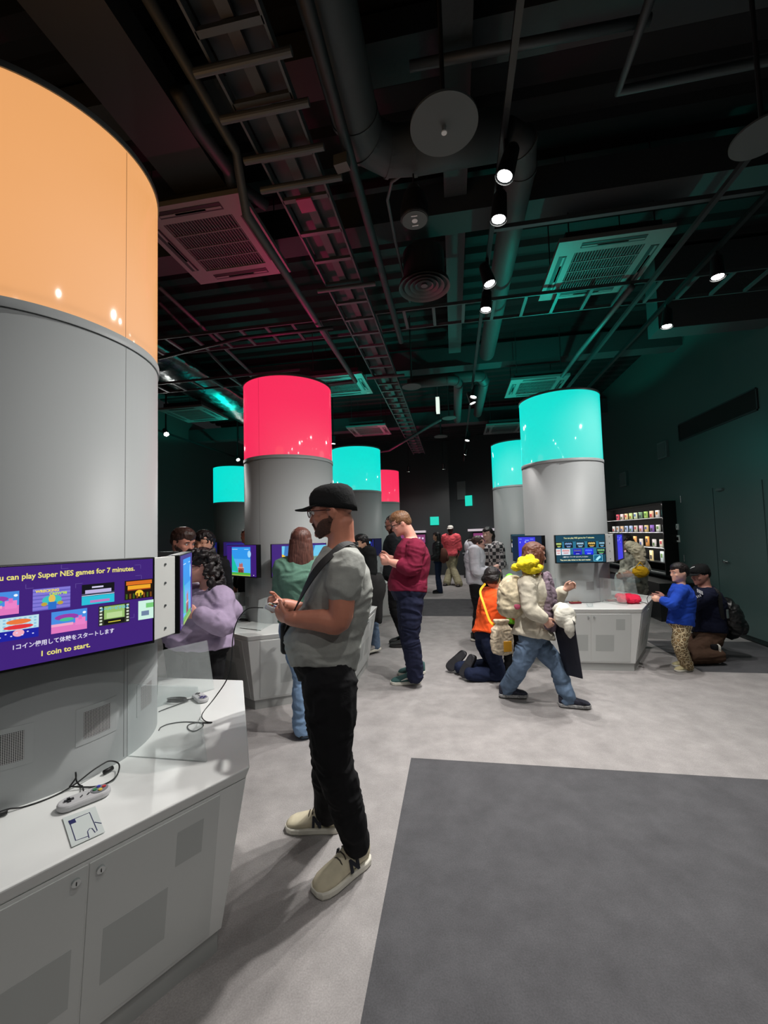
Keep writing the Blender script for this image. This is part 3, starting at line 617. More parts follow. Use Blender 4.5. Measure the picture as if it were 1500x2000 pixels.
m_ = monitor(C7, na(P3_, -1), 'small far monitor with a teal menu beside the girl in the pale hoodie', NES); menu(m_, 'nes', 'You can play NES games for 7 minutes.')
m_ = monitor(C4, na(P2_, 0), 'far monitor with a glowing blue maze game behind the man in maroon', (10, 14, 50)); game(m_, 'pacmaze')
m_ = monitor(C5, na(P2_, 0), 'far monitor with a pink and white game, left of the blue sky one', (40, 24, 90)); game(m_, 'snesfar')
m_ = monitor(C5, na(P2_, -1), 'small far blue monitor beside the nearest column', (20, 24, 90)); game(m_, 'snesfar')
# ---------------------------------------------------------------- controllers, cables and the sticker on the near counter
cable_m = mat('cable_black', (14, 14, 16), rough=.5)
def outside(p):      # keep a point on the counter clear of the column wall
    for C in (C1, C2, C3):
        d = V(p.x-C.x, p.y-C.y, 0)
        if d.length < .512: d = d.normalized()*.512; return V(C.x+d.x, C.y+d.y, p.z)
    return p
def cable(pts, label, parent=None, r=.0026, name='cable', cat='cable'):
    pts = [outside(p) for p in pts]; P, Q = smooth_path(pts, [r]*len(pts), 8); P = [outside(p) for p in P]; o = MB().tube(P, Q, 8).build(name, cable_m, parent, smooth=True)
    if parent is None: tag(o, label, cat)
    return o
def gp(px, py, h=0.0): return G(px, py, CH+.003+h)
def gamepad(ctr, d, label, up=V(0, 0, 1), s=1., colours=True, body=(182, 182, 184)):
    """long flat pad with round ends; d points from the cross to the four buttons"""
    d = d.normalized(); w_ = up.cross(d).normalized(); up = d.cross(w_)
    t = thing('game_controller', label, 'controller', ctr)
    def ring(k, z): 
        P = []
        for i in range(48):
            a = 2*math.pi*i/48; ca, sa = math.cos(a), math.sin(a)
            cx = (.040 if ca > 0 else -.040); x = cx+.031*k*ca; y = .031*k*sa
            if abs(x) < .028: y *= .86
            P.append(ctr+(d*x+w_*y)*s+up*z*s)
        return P
    MB().loft([ring(.86, 0), ring(1, .005), ring(1, .014), ring(.93, .019), ring(.8, .0205)]).build('shell', mat('controller_grey', body, rough=.45), t, smooth=False, bevel=.001)
    b0 = ctr+d*.040*s+up*.0205*s; q = MB(); q.cyl(b0, b0+up*.002*s, .0235*s, 32); disc = q.build('button_disc', mat('controller_disc', (120, 122, 128)), t)
    for a, c in ((0, (190, 40, 50)), (90, (50, 60, 170)), (180, (40, 130, 80)), (270, (220, 185, 60))):
        p = b0+(d*math.cos(A_(a))+w_*math.sin(A_(a)))*.0125*s; MB().cyl(p, p+up*.0055*s, .0055*s, 16).build('button', mat('pad_button', c if colours else (60, 50, 120), rough=.3), disc)
    c0 = ctr-d*.040*s+up*.0215*s; dk = mat('pad_dark', (38, 38, 42), rough=.4)
    MB().box(c0, d*.0125*s, w_*.0042*s, up*.003*s).box(c0, d*.0042*s, w_*.0125*s, up*.003*s).build('direction_pad', dk, t)
    for k in (-.009, .009):
        p = ctr+d*(k)*s-w_*.004*s+up*.021*s; e = (d*.6+w_*.8); MB().tube([p-e*.005*s, p+e*.005*s], .0022*s, 8).build('start_button', dk, t, smooth=True)
    return t
pc = gp(165, 1565); pd = gp(212, 1545)-gp(122, 1580)
gamepad(pc, pd, 'grey game controller with coloured buttons lying on the near counter', s=1.05)
q = MB()
a, b = gp(8, 1562, .008), gp(24, 1560, .008); cable([a, b, gp(45, 1566), gp(80, 1565), gp(108, 1545), gp(130, 1518, .01), gp(160, 1494, .03), gp(200, 1484, .035), gp(232, 1492, .02), gp(228, 1515, .01), gp(208, 1530), gp(180, 1537), gp(140, 1536, .01), gp(128, 1525, .012), gp(135, 1510, .03), gp(136, 1500, .05), gp(140, 1518, .02), gp(152, 1531), gp(161, 1536, .005), gp(163, 1545, .012)], 'black looped cable of the controller on the near counter')
q = MB(); q.tube([outside(gp(-6, 1561, .008))+V(.01, -.01, 0), outside(gp(20, 1560, .008))+V(.01, -.01, 0)], .0075, 12); tag(q.build('cable_plug', cable_m, smooth=True), 'black plug at the left end of the looped cable', 'plug')
q = MB(); q.tube([outside(gp(180, 1499, .008))+V(.008, -.01, 0), outside(gp(194, 1491, .008))+V(.008, -.01, 0)], .008, 12); tag(q.build('cable_plug', cable_m, smooth=True), 'black plug lying beside the column behind the loop', 'plug')
# sticker: pale square with a blue controller outline
stk = [gp(122, 1598, .0004), gp(186, 1575, .0004), gp(205, 1625, .0004), gp(140, 1655, .0004)]
so = thing('sticker', 'pale square sticker with a dark blue line drawing below the controller', 'sticker', (stk[0]+stk[2])/2)
MB().prism(stk, V(0, 0, .0006)).build('paper', mat('sticker_paper', (200, 208, 206), rough=.3), so)
ink = mat('sticker_ink', (30, 34, 90), rough=.4)
for L in ([(135, 1603), (148, 1642), (173, 1633)], [(139, 1602), (175, 1587), (190, 1622), (186, 1626), (180, 1618), (175, 1618), (171, 1624), (174, 1637)], [(185, 1606), (198, 1608)]):
    MB().tube([gp(x, y, .0012) for x, y in L], .0012, 6).build('drawn_line', ink, so)
MB().prism([gp(133, 1604, .001), gp(146, 1599, .001), gp(149, 1606, .001), gp(136, 1611, .001)], V(0, 0, .0006)).build('drawn_block', ink, so)
# second pad behind the divider with a coil of cable
gamepad(gp(391, 1366), gp(400, 1372)-gp(380, 1358), 'grey game controller beside a coil of cable behind the clear divider', s=.95, colours=False)
pts = [gp(310, 1390), gp(325, 1384)]
for k in range(26):
    a = k*2*math.pi/7; c_ = gp(346, 1371); pts.append(c_+V(math.cos(a)*(.052+.006*math.sin(k*1.7)), math.sin(a)*(.022+.004*math.cos(k*2.1)), .004+.0006*k))
pts += [gp(366, 1366, .01), gp(378, 1364, .01)]
cable(pts, 'coil of black cable joined to the pad behind the divider')
# ================================================================ overhead: beams, trays, ducts, cassettes, lamps
def gUV(px, py, z): return toUV(G(px, py, z))
def bar(u0, v0, u1, v1, z, w_, h_, mt, name, parent=None, **k):     # straight bar between two room points, top-aligned centre z
    a, b = UV(u0, v0, z), UV(u1, v1, z); d = (b-a); L = d.length; d.normalize(); s = V(d.y, -d.x, 0)
    return MB().box((a+b)/2, d*L/2, s*w_/2, V(0, 0, h_/2)).build(name, mt, parent, **k)
beam_m = mat('fireproofed_beam', (62, 66, 68), rough=.9, bump=.3, bscale=30)
def ibeam(u0, v0, u1, v1, zb, w_, h_, label):
    t = thing('steel_beam', label, 'beam', UV((u0+u1)/2, (v0+v1)/2, zb))
    bar(u0, v0, u1, v1, zb+.015, w_, .03, beam_m, 'lower_flange', t); bar(u0, v0, u1, v1, zb+h_/2, .05, h_-.06, beam_m, 'web', t); bar(u0, v0, u1, v1, zb+h_-.015, w_, .03, beam_m, 'upper_flange', t)
    return t
zb = 4.45
uB, _ = gUV(750, 457, zb)
def boxbeam(u, zb, h_, label, v0=-6, v1=None):
    o = bar(u, v0, u, v1 or vR, zb+h_/2, .28, h_, beam_m, 'steel_beam'); tag(o, label, 'beam'); return o
boxbeam(uB, zb, .30, 'wide grey cross beam behind the bullet shaped ceiling speaker', v0=vL, v1=vR)
boxbeam(gUV(750, 300, 4.7)[0]-.6, 4.75, .2, 'cross beam above the large sensor disc', v0=vL, v1=vR)
uD = gUV(1430, 638, 3.95)[0]; boxbeam(uD, 3.95, 1.0, 'deep grey box beam meeting the right wall', v0=vR-1.3, v1=vR-.002)
boxbeam(7.6, 4.55, .35, 'cross beam beyond the ladder tray crossing', v0=vL, v1=vR)
boxbeam(11, 4.4, .35, 'farthest cross beam near the back wall', v0=vL, v1=vR)
vb = gUV(890, 200, 4.6)[1]
t = ibeam(-2, vb, uB+3.2, vb, 4.6, .20, .3, 'flat grey lengthwise beam directly overhead')
vb2 = gUV(255, 170, 4.3)[1]
o = bar(-2, vb2, 3.8, vb2, 4.345, .42, .19, steel_dk, 'square_duct'); tag(o, 'broad dark square duct overhead on the left', 'duct')
# cable ladders
def ladder(line, a0, a1, c, z, wd, label, pitch=.30, mid=True, flat=True, rail=.06):
    """line 'u' runs along the room, 'v' across it"""
    P = (lambda a, s, zz: UV(a, c+s, zz)) if line == 'u' else (lambda a, s, zz: UV(c+s, a, zz))
    m0 = P((a0+a1)/2, 0, z); t = thing('cable_ladder', label, 'cable tray', m0)
    d = (P(a1, 0, z)-P(a0, 0, z)).normalized(); s = V(d.y, -d.x, 0); L = abs(a1-a0)
    for sg in (-1, 1): MB().box(m0+s*sg*wd/2+V(0, 0, rail/2), d*L/2, s*.007, V(0, 0, rail/2)).build('side_rail', steel_md, t)
    n = int(L/pitch)
    for k in range(min(n, 99)):
        c0 = m0+d*(-L/2+pitch*(k+.5)); MB().box(c0+V(0, 0, .012), s*wd/2, d*.017, V(0, 0, .012)).build('rung', steel_md, t)
    if mid:
        MB().box(m0+V(0, 0, .045), d*L/2, s*.032, V(0, 0, .014)).build('cable_bundle', mat('tray_cable', (70, 72, 74), rough=.7), t)
        MB().box(m0+V(0, 0, .075), d*L/2, s*wd*.46, V(0, 0, .002)).build('tray_cover', steel_dk, t)
    return t, d, s
ZA = 3.95
vl, vr_ = gUV(545, 370, ZA)[1], gUV(632, 370, ZA)[1]; vA = (vl+vr_)/2; wA = .34
ladder('u', -1.2, 12.5, vA, ZA, wA, 'long grey cable ladder running down the ceiling left of centre', pitch=.34)
uT = .08+(gUV(760, 600, 4.0)[0]+gUV(760, 655, 4.0)[0])/2
ladder('v', vL+.3, 4.3, uT, 4.04, .42, 'cable ladder crossing the ceiling from wall to wall', pitch=.33, rail=.035, mid=False)
ladder('v', vL+.4, -2.2, uT+1.3, 4.04, .36, 'short cable ladder crossing on the left behind the first', pitch=.33, rail=.035, mid=False)
# hangers under ladder: thick tubes with open ends
for i, (py, lb) in enumerate(((92, 'flat strut across the ladder at the top of the view'), (292, 'strut under the ladder above the pink marked one'), (200, 'strut under the ladder between the two upper ones'), (357, 'thick tube strut with an open right end under the ladder'), (571, 'tube strut under the ladder beside the round air diffuser'), (750, 'far tube strut under the ladder above the red drum column'))):
    uu = gUV(600, py, ZA-.03)[0]; a, b = UV(uu, vA-.26, ZA-.03), UV(uu, vA+.26+(.05 if i > 2 else 0), ZA-.03)
    q = MB(); r_ = .022; q.tube([a, b], r_, 14); tag(q.build('ladder_strut', steel_md, smooth=False), lb, 'strut')
uu, vv = gUV(598, 400, ZA-.01); o = MB().box(UV(uu, vv, ZA-.012), UV(0, .055, 0), UV(.06, 0, 0), V(0, 0, .006)).build('tag_plate', mat('pink_tag', (175, 60, 105)))
tag(o, 'small pink square plate fixed under the cable ladder', 'plate')
# round ducts
duct_m = mat('round_duct_grey', (66, 71, 72), rough=.6, bump=.05, bscale=20)
ZD = 4.25
vd = gUV(698, 250, ZD)[1]; ue = gUV(740, 300, ZD)[0]; vd2 = gUV(975, 500, ZD)[1]
def duct(pts, r, label, joints=True, mt=duct_m, name='round_duct', n=28):
    t = thing(name, label, 'duct', pts[len(pts)//2]); MB().tube(pts, r, n).build('pipe', mt, t, smooth=True)
    if joints:
        for i in range(1, len(pts)-1):
            d = (pts[i+1]-pts[i-1]).normalized(); MB().tube([pts[i]-d*.012, pts[i]+d*.012], r+.006, n).build('joint_band', mt, t, smooth=False)
    return t
rb = .15
duct([UV(-2.5, vd, ZD), UV(ue-.30, vd, ZD), UV(ue-.12, vd+.04, ZD), UV(ue, vd+.18, ZD), UV(ue+.02, vd+.36, ZD), UV(ue+.02, vd2-.1, ZD)], rb, 'big round grey duct that turns right behind the sensor disc')
duct([UV(ue+.02, vd2-.1, ZD-.02), UV(ue+.10, vd2+.02, ZD-.02), UV(ue+.3, vd2+.05, ZD-.02), UV(6.3, vd2+.05, ZD-.02)], .11, 'round grey duct running away above the bright track lamps')
duct([UV(7.1, vA+.3, 4.2), UV(7.1, vd2-.1, 4.2), UV(7.15, vd2+.02, 4.2), UV(7.4, vd2+.08, 4.2), UV(9.4, vd2+.08, 4.2)], .09, 'round duct bending away above the teal column')
duct([UV(6.6, vA+.3, 3.98), UV(6.6, vd2-.55, 3.98), UV(6.65, vd2-.42, 3.98), UV(6.8, vd2-.38, 3.98), UV(9.0, vd2-.38, 3.98)], .075, 'thinner round duct hanging in front of the hanging sign')
# pipes
def pipe(pts, r, label, cat='pipe', name='ceiling_pipe', mt=steel_md):
    P, Q = (pts, [r]*len(pts)); o = MB().tube(P, Q, 12).build(name, mt, smooth=True); tag(o, label, cat)
v1 = gUV(690, 330, 4.03)[1]; pipe([UV(-1, v1, 4.03), UV(5.2, v1, 4.03)], .035, 'dark lengthwise pipe right of the cable ladder', mt=steel_dk)
v1 = gUV(600, 600, 3.95)[1]; pipe([UV(1.2, v1, 4.3), UV(2.6, v1, 4.3), UV(2.75, v1, 3.95), UV(6.2, v1, 3.95), UV(6.3, v1-1.2, 3.95)], .035, 'grey pipe left of the ladder that dips and turns left')
pipe([G(x, y, 4.15) for x, y in ((850, 330), (800, 330), (765, 355), (757, 390), (772, 470), (800, 590))], .013, 'thin bent conduit left of the bullet shaped speaker')
pipe([G(x, y, 4.5) for x, y in ((800, 130), (1270, 38))], .03, 'faint cross pipe at the top right of the ceiling')
pipe([G(x, y, 4.4) for x, y in ((1290, -60), (1208, 178), (1500, 118), (1700, 80))], .03, 'faint pipe with a sharp corner at the top right')
pipe([G(x, y, 4.0) for x, y in ((1235, 560), (1130, 690), (1098, 735))], .03, 'slanting pipe below the right air conditioner')
pipe([G(x, y, 3.86) for x, y in ((310, 700), (470, 660), (650, 640))], .02, 'thin cross conduit above the red drum column on the left', mt=steel_dk)
pipe([G(x, y, 4.2) for x, y in ((345, 175), (385, 250), (445, 330), (450, 355), (520, 400))], .045, 'faint pipe snaking down left of the ladder', mt=steel_dk)
pipe([G(x, y, 4.3) for x, y in ((310, 590), (420, 700), (505, 790))], .022, 'dark lengthwise conduit beside the left air conditioner', mt=steel_dk)
pipe([G(x, y, 4.1) for x, y in ((310, 560), (450, 690), (540, 775))], .022, 'pale lengthwise conduit beside the silver duct')
pipe([G(x, y, 3.9) for x, y in ((860, 820), (760, 880), (690, 890))], .03, 'far cross pipe near the back of the hall')
# hanging unistrut rails on the right and the lamp tracks
trk = mat('track_black', (22, 24, 26), rough=.4)
ZT = 3.92
spc = gUV(985, 300, ZT-.1)[1]
def railing(u0, v0, u1, v1, z, label, w_=.035, mt=trk, name='lamp_track'):
    o = bar(u0, v0, u1, v1, z, w_, .035, mt, name); tag(o, label, 'track' if name == 'lamp_track' else 'strut'); return o
railing(-1, spc, 13.6, spc, ZT+.02, 'long lamp track above the bright spotlights over the aisle')
vrr = gUV(1335, 560, ZT)[1]; railing(1.5, vrr, 13, vrr, ZT+.02, 'lamp track along the right wall')
railing(1.5, vrr-.35, 12, vrr-.35, ZT+.02, 'grey strut rail beside the right wall track', mt=steel_dk, name='strut_rail')
ur = gUV(1000, 442, ZT+.1)[0]; railing(ur, spc, ur, vR-.1, ZT+.1, 'thin cross rail from the second bright spotlight to the right wall', mt=steel_md, name='strut_rail')
vll = vL+1.3; railing(2, vll, 13, vll, ZT+.02, 'lamp track along the left wall')
for i, (x, y, x1, y1) in enumerate(((1000, 250, 1025, 430), (1090, 570, 1060, 640), (1160, 560, 1120, 620))):
    pass
# ceiling-cassette air conditioners
ac_m = mat('air_conditioner_white', (112, 115, 114), rough=.5); acd = mat('ac_louvre_dark', (28, 30, 32), rough=.6); acl = mat('ac_grille_grey', (95, 98, 98), rough=.6)
def cassette(ctr, label, z=4.1, S_=.95):
    u, v = toUV(ctr); t = thing('air_conditioner', label, 'air conditioner', UV(u, v, z)); uu_, vv_ = UV(1, 0, 0), UV(0, 1, 0); c = UV(u, v, z); up = V(0, 0, 1)
    MB().box(c+up*.09, uu_*.40, vv_*.40, up*.05).build('casing', steel_dk, t)
    h = S_/2; q = MB(); ii = .30
    for a, b, c_, d in ((-h, -h, h, -ii), (-h, ii, h, h), (-h, -ii, -ii, ii), (ii, -ii, h, ii)):
        q.box(c+uu_*(a+c_)/2+vv_*(b+d)/2+up*.02, uu_*(c_-a)/2, vv_*(d-b)/2, up*.02)
    pn = q.build('panel', ac_m, t)
    MB().box(c+up*.03, uu_*ii, vv_*ii, up*.003).build('grille_back', acd, t)
    q = MB(); n = 24
    for k in range(n): q.box(c+vv_*(-ii+(k+.5)*2*ii/n)+up*.010, uu_*(ii-.005), vv_*.0035, up*.004)
    for k in (-1, 0, 1): q.box(c+uu_*k*.15+up*.007, uu_*.006, vv_*ii, up*.004)
    q.build('intake_grille', acl, t)
    for a, b in ((0, 1), (0, -1), (1, 0), (-1, 0)):
        cc = c+uu_*a*.395+vv_*b*.395; da = (vv_ if a else uu_)*.27; db = (uu_ if a else vv_)*.035
        s_ = MB().box(cc-up*.001, da, db, up*.002).build('air_outlet', acd, t)
        MB().box(cc-up*.004+db*.25, da*.48, db*.35, up*.002).box(cc-up*.004+db*.25-da*0, da*.97, db*.28, up*.002).build('louvre', ac_m, s_)
    for a in (-.36, .36):
        for b in (-.36, .36): MB().cyl(c+uu_*a+vv_*b+up*.14, V((c+uu_*a+vv_*b).x, (c+uu_*a+vv_*b).y, CEIL), .006, 6).build('hanger_rod', steel_dk, t)
    MB().box(c+uu_*.42+vv_*.40-up*.002, uu_*.015, vv_*.03, up*.002).build('label_plate', mat('label_white', (220, 220, 215)), t)
    return t
cA = (G(472, 372, 4.1)+G(392, 558, 4.1))/2; cB = (G(1092, 474, 4.1)+G(1232, 568, 4.1))/2
cassette(cA, 'large air conditioner cassette beside the orange drum, lit pink along one side')
cassette(cB, 'large air conditioner cassette on the right with teal light on its frame')
cassette(G(665, 755, 4.1), 'air conditioner cassette just right of the red drum top')
cassette(G(1045, 757, 4.1), 'air conditioner cassette above the half hidden teal column')
cassette(G(722, 850, 4.0), 'far air conditioner cassette above the middle teal column')
cassette(G(985, 846, 4.0), 'far air conditioner cassette left of the half hidden teal column')
cassette(G(380, 820, 4.0), 'air conditioner cassette below the silver duct on the left')
# discs, diffusers, speakers
disc_m = mat('disc_grey', (88, 94, 93), rough=.6)
def sensor_disc(px, py, z, r, label, det=True):
    c = G(px, py, z); t = thing('ceiling_disc', label, 'sensor', c)
    MB().cyl(c, c+V(0, 0, .012), r, 48).build('plate', disc_m, t); MB().cyl(c+V(0, 0, .012), V(c.x, c.y, CEIL), .012, 8).build('rod', steel_dk, t)
    if det:
        MB().cyl(c, c-V(0, 0, .03), .012, 14, r2=.008).build('sensor', chrome, t); MB().cyl(c-V(0, 0, .03), c-V(0, 0, .036), .014, 14).build('sensor_tip', mat('sensor_white', (235, 240, 240), rough=.3), t)
sensor_disc(867, 247, 3.6, .17, 'big round grey sensor plate hanging beside the brightest spotlight')
sensor_disc(804, 756, 3.85, .15, 'small round ceiling plate left of the hanging lit sign', False)
sensor_disc(877, 817, 3.85, .14, 'small round ceiling plate just below the hanging lit sign', False)
sensor_disc(861, 853, 3.85, .16, 'farthest round ceiling plate over the aisle', False)
sensor_disc(1490, 268, 3.7, .15, 'faint round plate cut by the right edge of the view', False)
def diffuser(px, py, z, R0, label):
    c = G(px, py, z); t = thing('air_diffuser', label, 'air diffuser', c)
    MB().cyl(c+V(0, 0, .04), c+V(0, 0, .35), R0*.8, 32).build('neck', steel_dk, t); MB().cyl(c+V(0, 0, .035), c+V(0, 0, .045), R0*.97, 48).build('backing', acd, t)
    for i, (ra, rb_, dz) in enumerate(((1, .86, 0), (.78, .64, .008), (.56, .44, .014), (.36, .24, .02))):
        ring = lambda r, z_: [c+V(math.cos(2*math.pi*k/56)*r*R0, math.sin(2*math.pi*k/56)*r*R0, z_) for k in range(56)]
        MB().loft([ring(ra, dz), ring(ra, dz+.008), ring(rb_, dz+.035), ring(rb_, dz+.028), ring(ra, dz)], caps=False).build('cone_ring', disc_m, t, smooth=True)
    MB().cyl(c+V(0, 0, .02), c+V(0, 0, .03), R0*.13, 24).build('centre_disc', disc_m, t)
diffuser(829, 563, 3.95, .25, 'round ringed air diffuser over the aisle')
c = G(810, 430, 3.75); t = thing('bullet_speaker', 'black bullet shaped pendant speaker with a grey round face', 'speaker', c)
MB().loft([[c+V(math.cos(2*math.pi*k/28)*r, math.sin(2*math.pi*k/28)*r, z) for k in range(28)] for r, z in ((.095, 0), (.10, .01), (.098, .08), (.075, .18), (.04, .24), (.02, .26))]).build('housing', mat('speaker_black', (30, 32, 33)), t, smooth=False, bevel=.002)
MB().cyl(c-V(0, 0, .004), c, .088, 32).build('grille', disc_m, t); MB().cyl(c+V(0, 0, .26), V(c.x, c.y, 4.09), .006, 8).build('cord', cable_m, t)
wh = mat('white_mark', (240, 240, 240), rough=.4, emit=.0); q = MB(); q.cyl(c-V(0, 0, .004), c-V(0, 0, .007), .02, 20); q.box(c+UV(.045, 0, -.0055), UV(0, .022, 0), UV(.004, 0, 0), V(0, 0, .0015)); q.box(c+UV(-.045, 0, -.0055), UV(0, .022, 0), UV(.004, 0, 0), V(0, 0, .0015)); q.build('driver_mark', wh, t)
# hanging exit style light seen edge on, and two teal wall signs
p = W(855, 792, 7.1); t = thing('hanging_sign', 'narrow lit sign hanging over the aisle seen edge-on', 'sign', p)
MB().box(p, UV(0, .03, 0), UV(.10, 0, 0), V(0, 0, .12)).build('light_box', glow((225, 240, 228), 1.1), t); MB().cyl(p+V(0, 0, .12), V(p.x, p.y, 4.1), .008, 8).build('rod', steel_md, t)
q = W(848, 1017, 15.2); u_, v_ = toUV(q); q = UV(U_BACK-.03, v_, q.z); o = MB().box(q, UV(0, .16, 0), UV(.02, 0, 0), V(0, 0, .155)).build('exit_sign', glow((30, 215, 190))); tag(o, 'square glowing teal sign on the back wall above the far counter', 'sign')
rr = V_OBL; A0 = UV(U_BACK, V_OBL, 0); B0 = UV(U_BACK-2.2, vR, 0); dd = (B0-A0).normalized(); nn = V(dd.y, -dd.x, 0)
if nn.y > 0: nn = -nn
def onret(px, py):
    r = ray(px, py); k = (A0-V(0, 0, CAM_H)).dot(nn)/r.dot(nn); return V(0, 0, CAM_H)+r*k
q = onret(916, 978); o = MB().box(q+nn*.03, dd*.13, nn*.02, V(0, 0, .185)).build('exit_sign', glow((30, 215, 190))); tag(o, 'higher glowing teal sign on the angled wall', 'sign')
q = onret(902, 958); o = MB().box(q+nn*.02, dd*.17, nn*.02, V(0, 0, .33)).build('wall_panel', mat('wall_panel_grey', (85, 92, 92))); tag(o, 'tall grey wall panel beside the higher teal sign', 'panel')
# foil wrapped duct on the left
foil = mat('duct_foil', (120, 130, 130), rough=.22, metal=1., bump=1.0, bscale=9)
o0 = toUV(G(330, 690, 4.3)); o1 = toUV(G(500, 830, 4.3)); fu, fv = (o0[0]+o1[0])/2, (o0[1]+o1[1])/2
mb = MB()
for k in range(1):
    a, b = UV(o0[0]-.3, fv-.15, 4.36), UV(o1[0]+.1, fv-.15, 4.36); d = (b-a); L = d.length; d.normalize(); s = V(d.y, -d.x, 0)
    rings = []
    for i in range(60):
        c_ = a+d*L*i/59; rings.append([c_+s*(.45*math.cos(t_)*(1+.05*noise.noise(V(i*.6, t_*2, 1))))+V(0, 0, .15*math.sin(t_)*(1+.12*noise.noise(V(i*.9, t_*3, 7)))) for t_ in [2*math.pi*j/32 for j in range(32)]])
    mb.loft(rings)
tag(mb.build('foil_duct', foil, smooth=True), 'crinkled silver insulated duct in the ceiling left of the red column', 'duct')
# security camera like bracket next to the ladder
c = G(668, 318, 3.95); o = MB().bx(c, .09, .07, .07, .3).build('junction_box', mat('junction_grey', (85, 88, 84))); tag(o, 'small grey junction box beside the ladder and the big duct', 'box')
# ---------------------------------------------------------------- spotlights
lampm = glow((255, 255, 250), 30.0)
def spotlight(pos, aim, label, e=SPOT_W, size=125, vis=True, r=.055, glassE=None, tz=None):
    pos = Vector(pos); aim = Vector(aim); u0_, v0_ = toUV(pos); tk = [q_ for q_ in (spc, vrr, vll) if abs(q_-v0_) < .3]
    if tk: pos = UV(u0_, tk[0], pos.z)
    else: tz = CEIL
    d = (aim-pos).normalized(); t = thing('spotlight', label, 'spotlight', pos, 'track spotlights')
    x, y = perp(d)
    MB().tube([pos-d*.19, pos-d*.17, pos-d*.02, pos], [r*.6, r*.8, r, r*1.02], 24).build('housing', trk, t, smooth=False, bevel=.002)
    MB().cyl(pos+d*.0005, pos+d*.003, r*.80, 24).build('lens', lampm, t)
    MB().tube([pos+d*.0+x*0, pos+d*.012], r*1.02, 24, caps=False).build('rim', trk, t)
    top = V(pos.x, pos.y, (tz or ZT)); MB().box((pos-d*.10+top)/2+x*0+V(0, 0, .0), V(.012, 0, 0), V(0, .012, 0), V(0, 0, abs(top.z-(pos-d*.10).z)/2+.01)).build('yoke', trk, t)
    L = bpy.data.lights.new('lamp', 'SPOT'); L.energy = e; L.spot_size = R_(size); L.spot_blend = 1; L.shadow_soft_size = .035; L.color = (1, .965, .93)
    o = bpy.data.objects.new('lamp', L); COL.objects.link(o); o.parent = t; o.location = d*.02; o.rotation_mode = 'QUATERNION'; o.rotation_quaternion = d.to_track_quat('-Z', 'Y')
    return t
ZS = 3.70
def floorpt(px, py): return G(px, py, 0)
cent = [((989, 343), (640, 1560), 'brightest spotlight, nearest over the aisle', 1.9), ((972, 428), (900, 1500), 'second bright spotlight on the aisle track, below the brightest', 1.0),
        ((960, 553), (1250, 1450), 'third spotlight of the aisle track, tilted to the right', 1.2), ((947, 604), (900, 1380), 'fourth spotlight of the aisle track, pointing down', 1.0),
        ((920, 775), (800, 1250), 'fifth spotlight of the aisle track', .8), ((918, 787), (1100, 1230), 'spotlight just below the fifth one on the aisle track', .8),
        ((909, 860), (850, 1180), 'upper one of the pair of small spotlights far along the aisle', .8), ((905, 888), (820, 1140), 'small far spotlight of the aisle track', .8), ((904, 899), (900, 1130), 'last tiny spotlight of the aisle track', .8)]
for (px, py), (ax_, ay_), lb, k in cent: spotlight(G(px, py, ZS), floorpt(ax_, ay_), lb, SPOT_W*k)
spotlight(G(1436, 536, ZS), floorpt(1450, 1420), 'spotlight near the right wall, upper right of the view', SPOT_W*.9)
spotlight(G(1327, 634, ZS), floorpt(1280, 1330), 'spotlight near the right wall above the dark slot', SPOT_W*.9)
spotlight(G(325, 848, ZS), floorpt(520, 1300), 'small spotlight at the left beside the nearest column', SPOT_W*.7)
spotlight(G(465, 898, ZS), floorpt(600, 1200), 'tiny spotlight over the left teal drum', SPOT_W*.6)
spotlight(G(651, 866, ZS), floorpt(640, 1180), 'small spotlight between the red drum and the middle teal drum', SPOT_W*.7)
spotlight(G(798, 921, ZS-.1), floorpt(800, 1130), 'small spotlight in front of the back wall, left one', SPOT_W*.6)
spotlight(G(866, 916, ZS-.1), floorpt(870, 1128), 'small spotlight in front of the back wall, right one', SPOT_W*.6)
# unseen spotlights added around the camera to fill the near floor and column
for (u, v, au, av, lb, k) in ((.6, spc, 1.6, -.9, 'unseen fill spotlight added above the viewer', .36), (-1.2, spc, .8, .6, 'unseen fill spotlight added behind the viewer', .42), (.3, vrr, 1.2, vrr-2.0, 'unseen fill spotlight added beside the viewer', .35)):
    spotlight(UV(u, v, ZS), UV(au, av, 0), lb, SPOT_W*k)
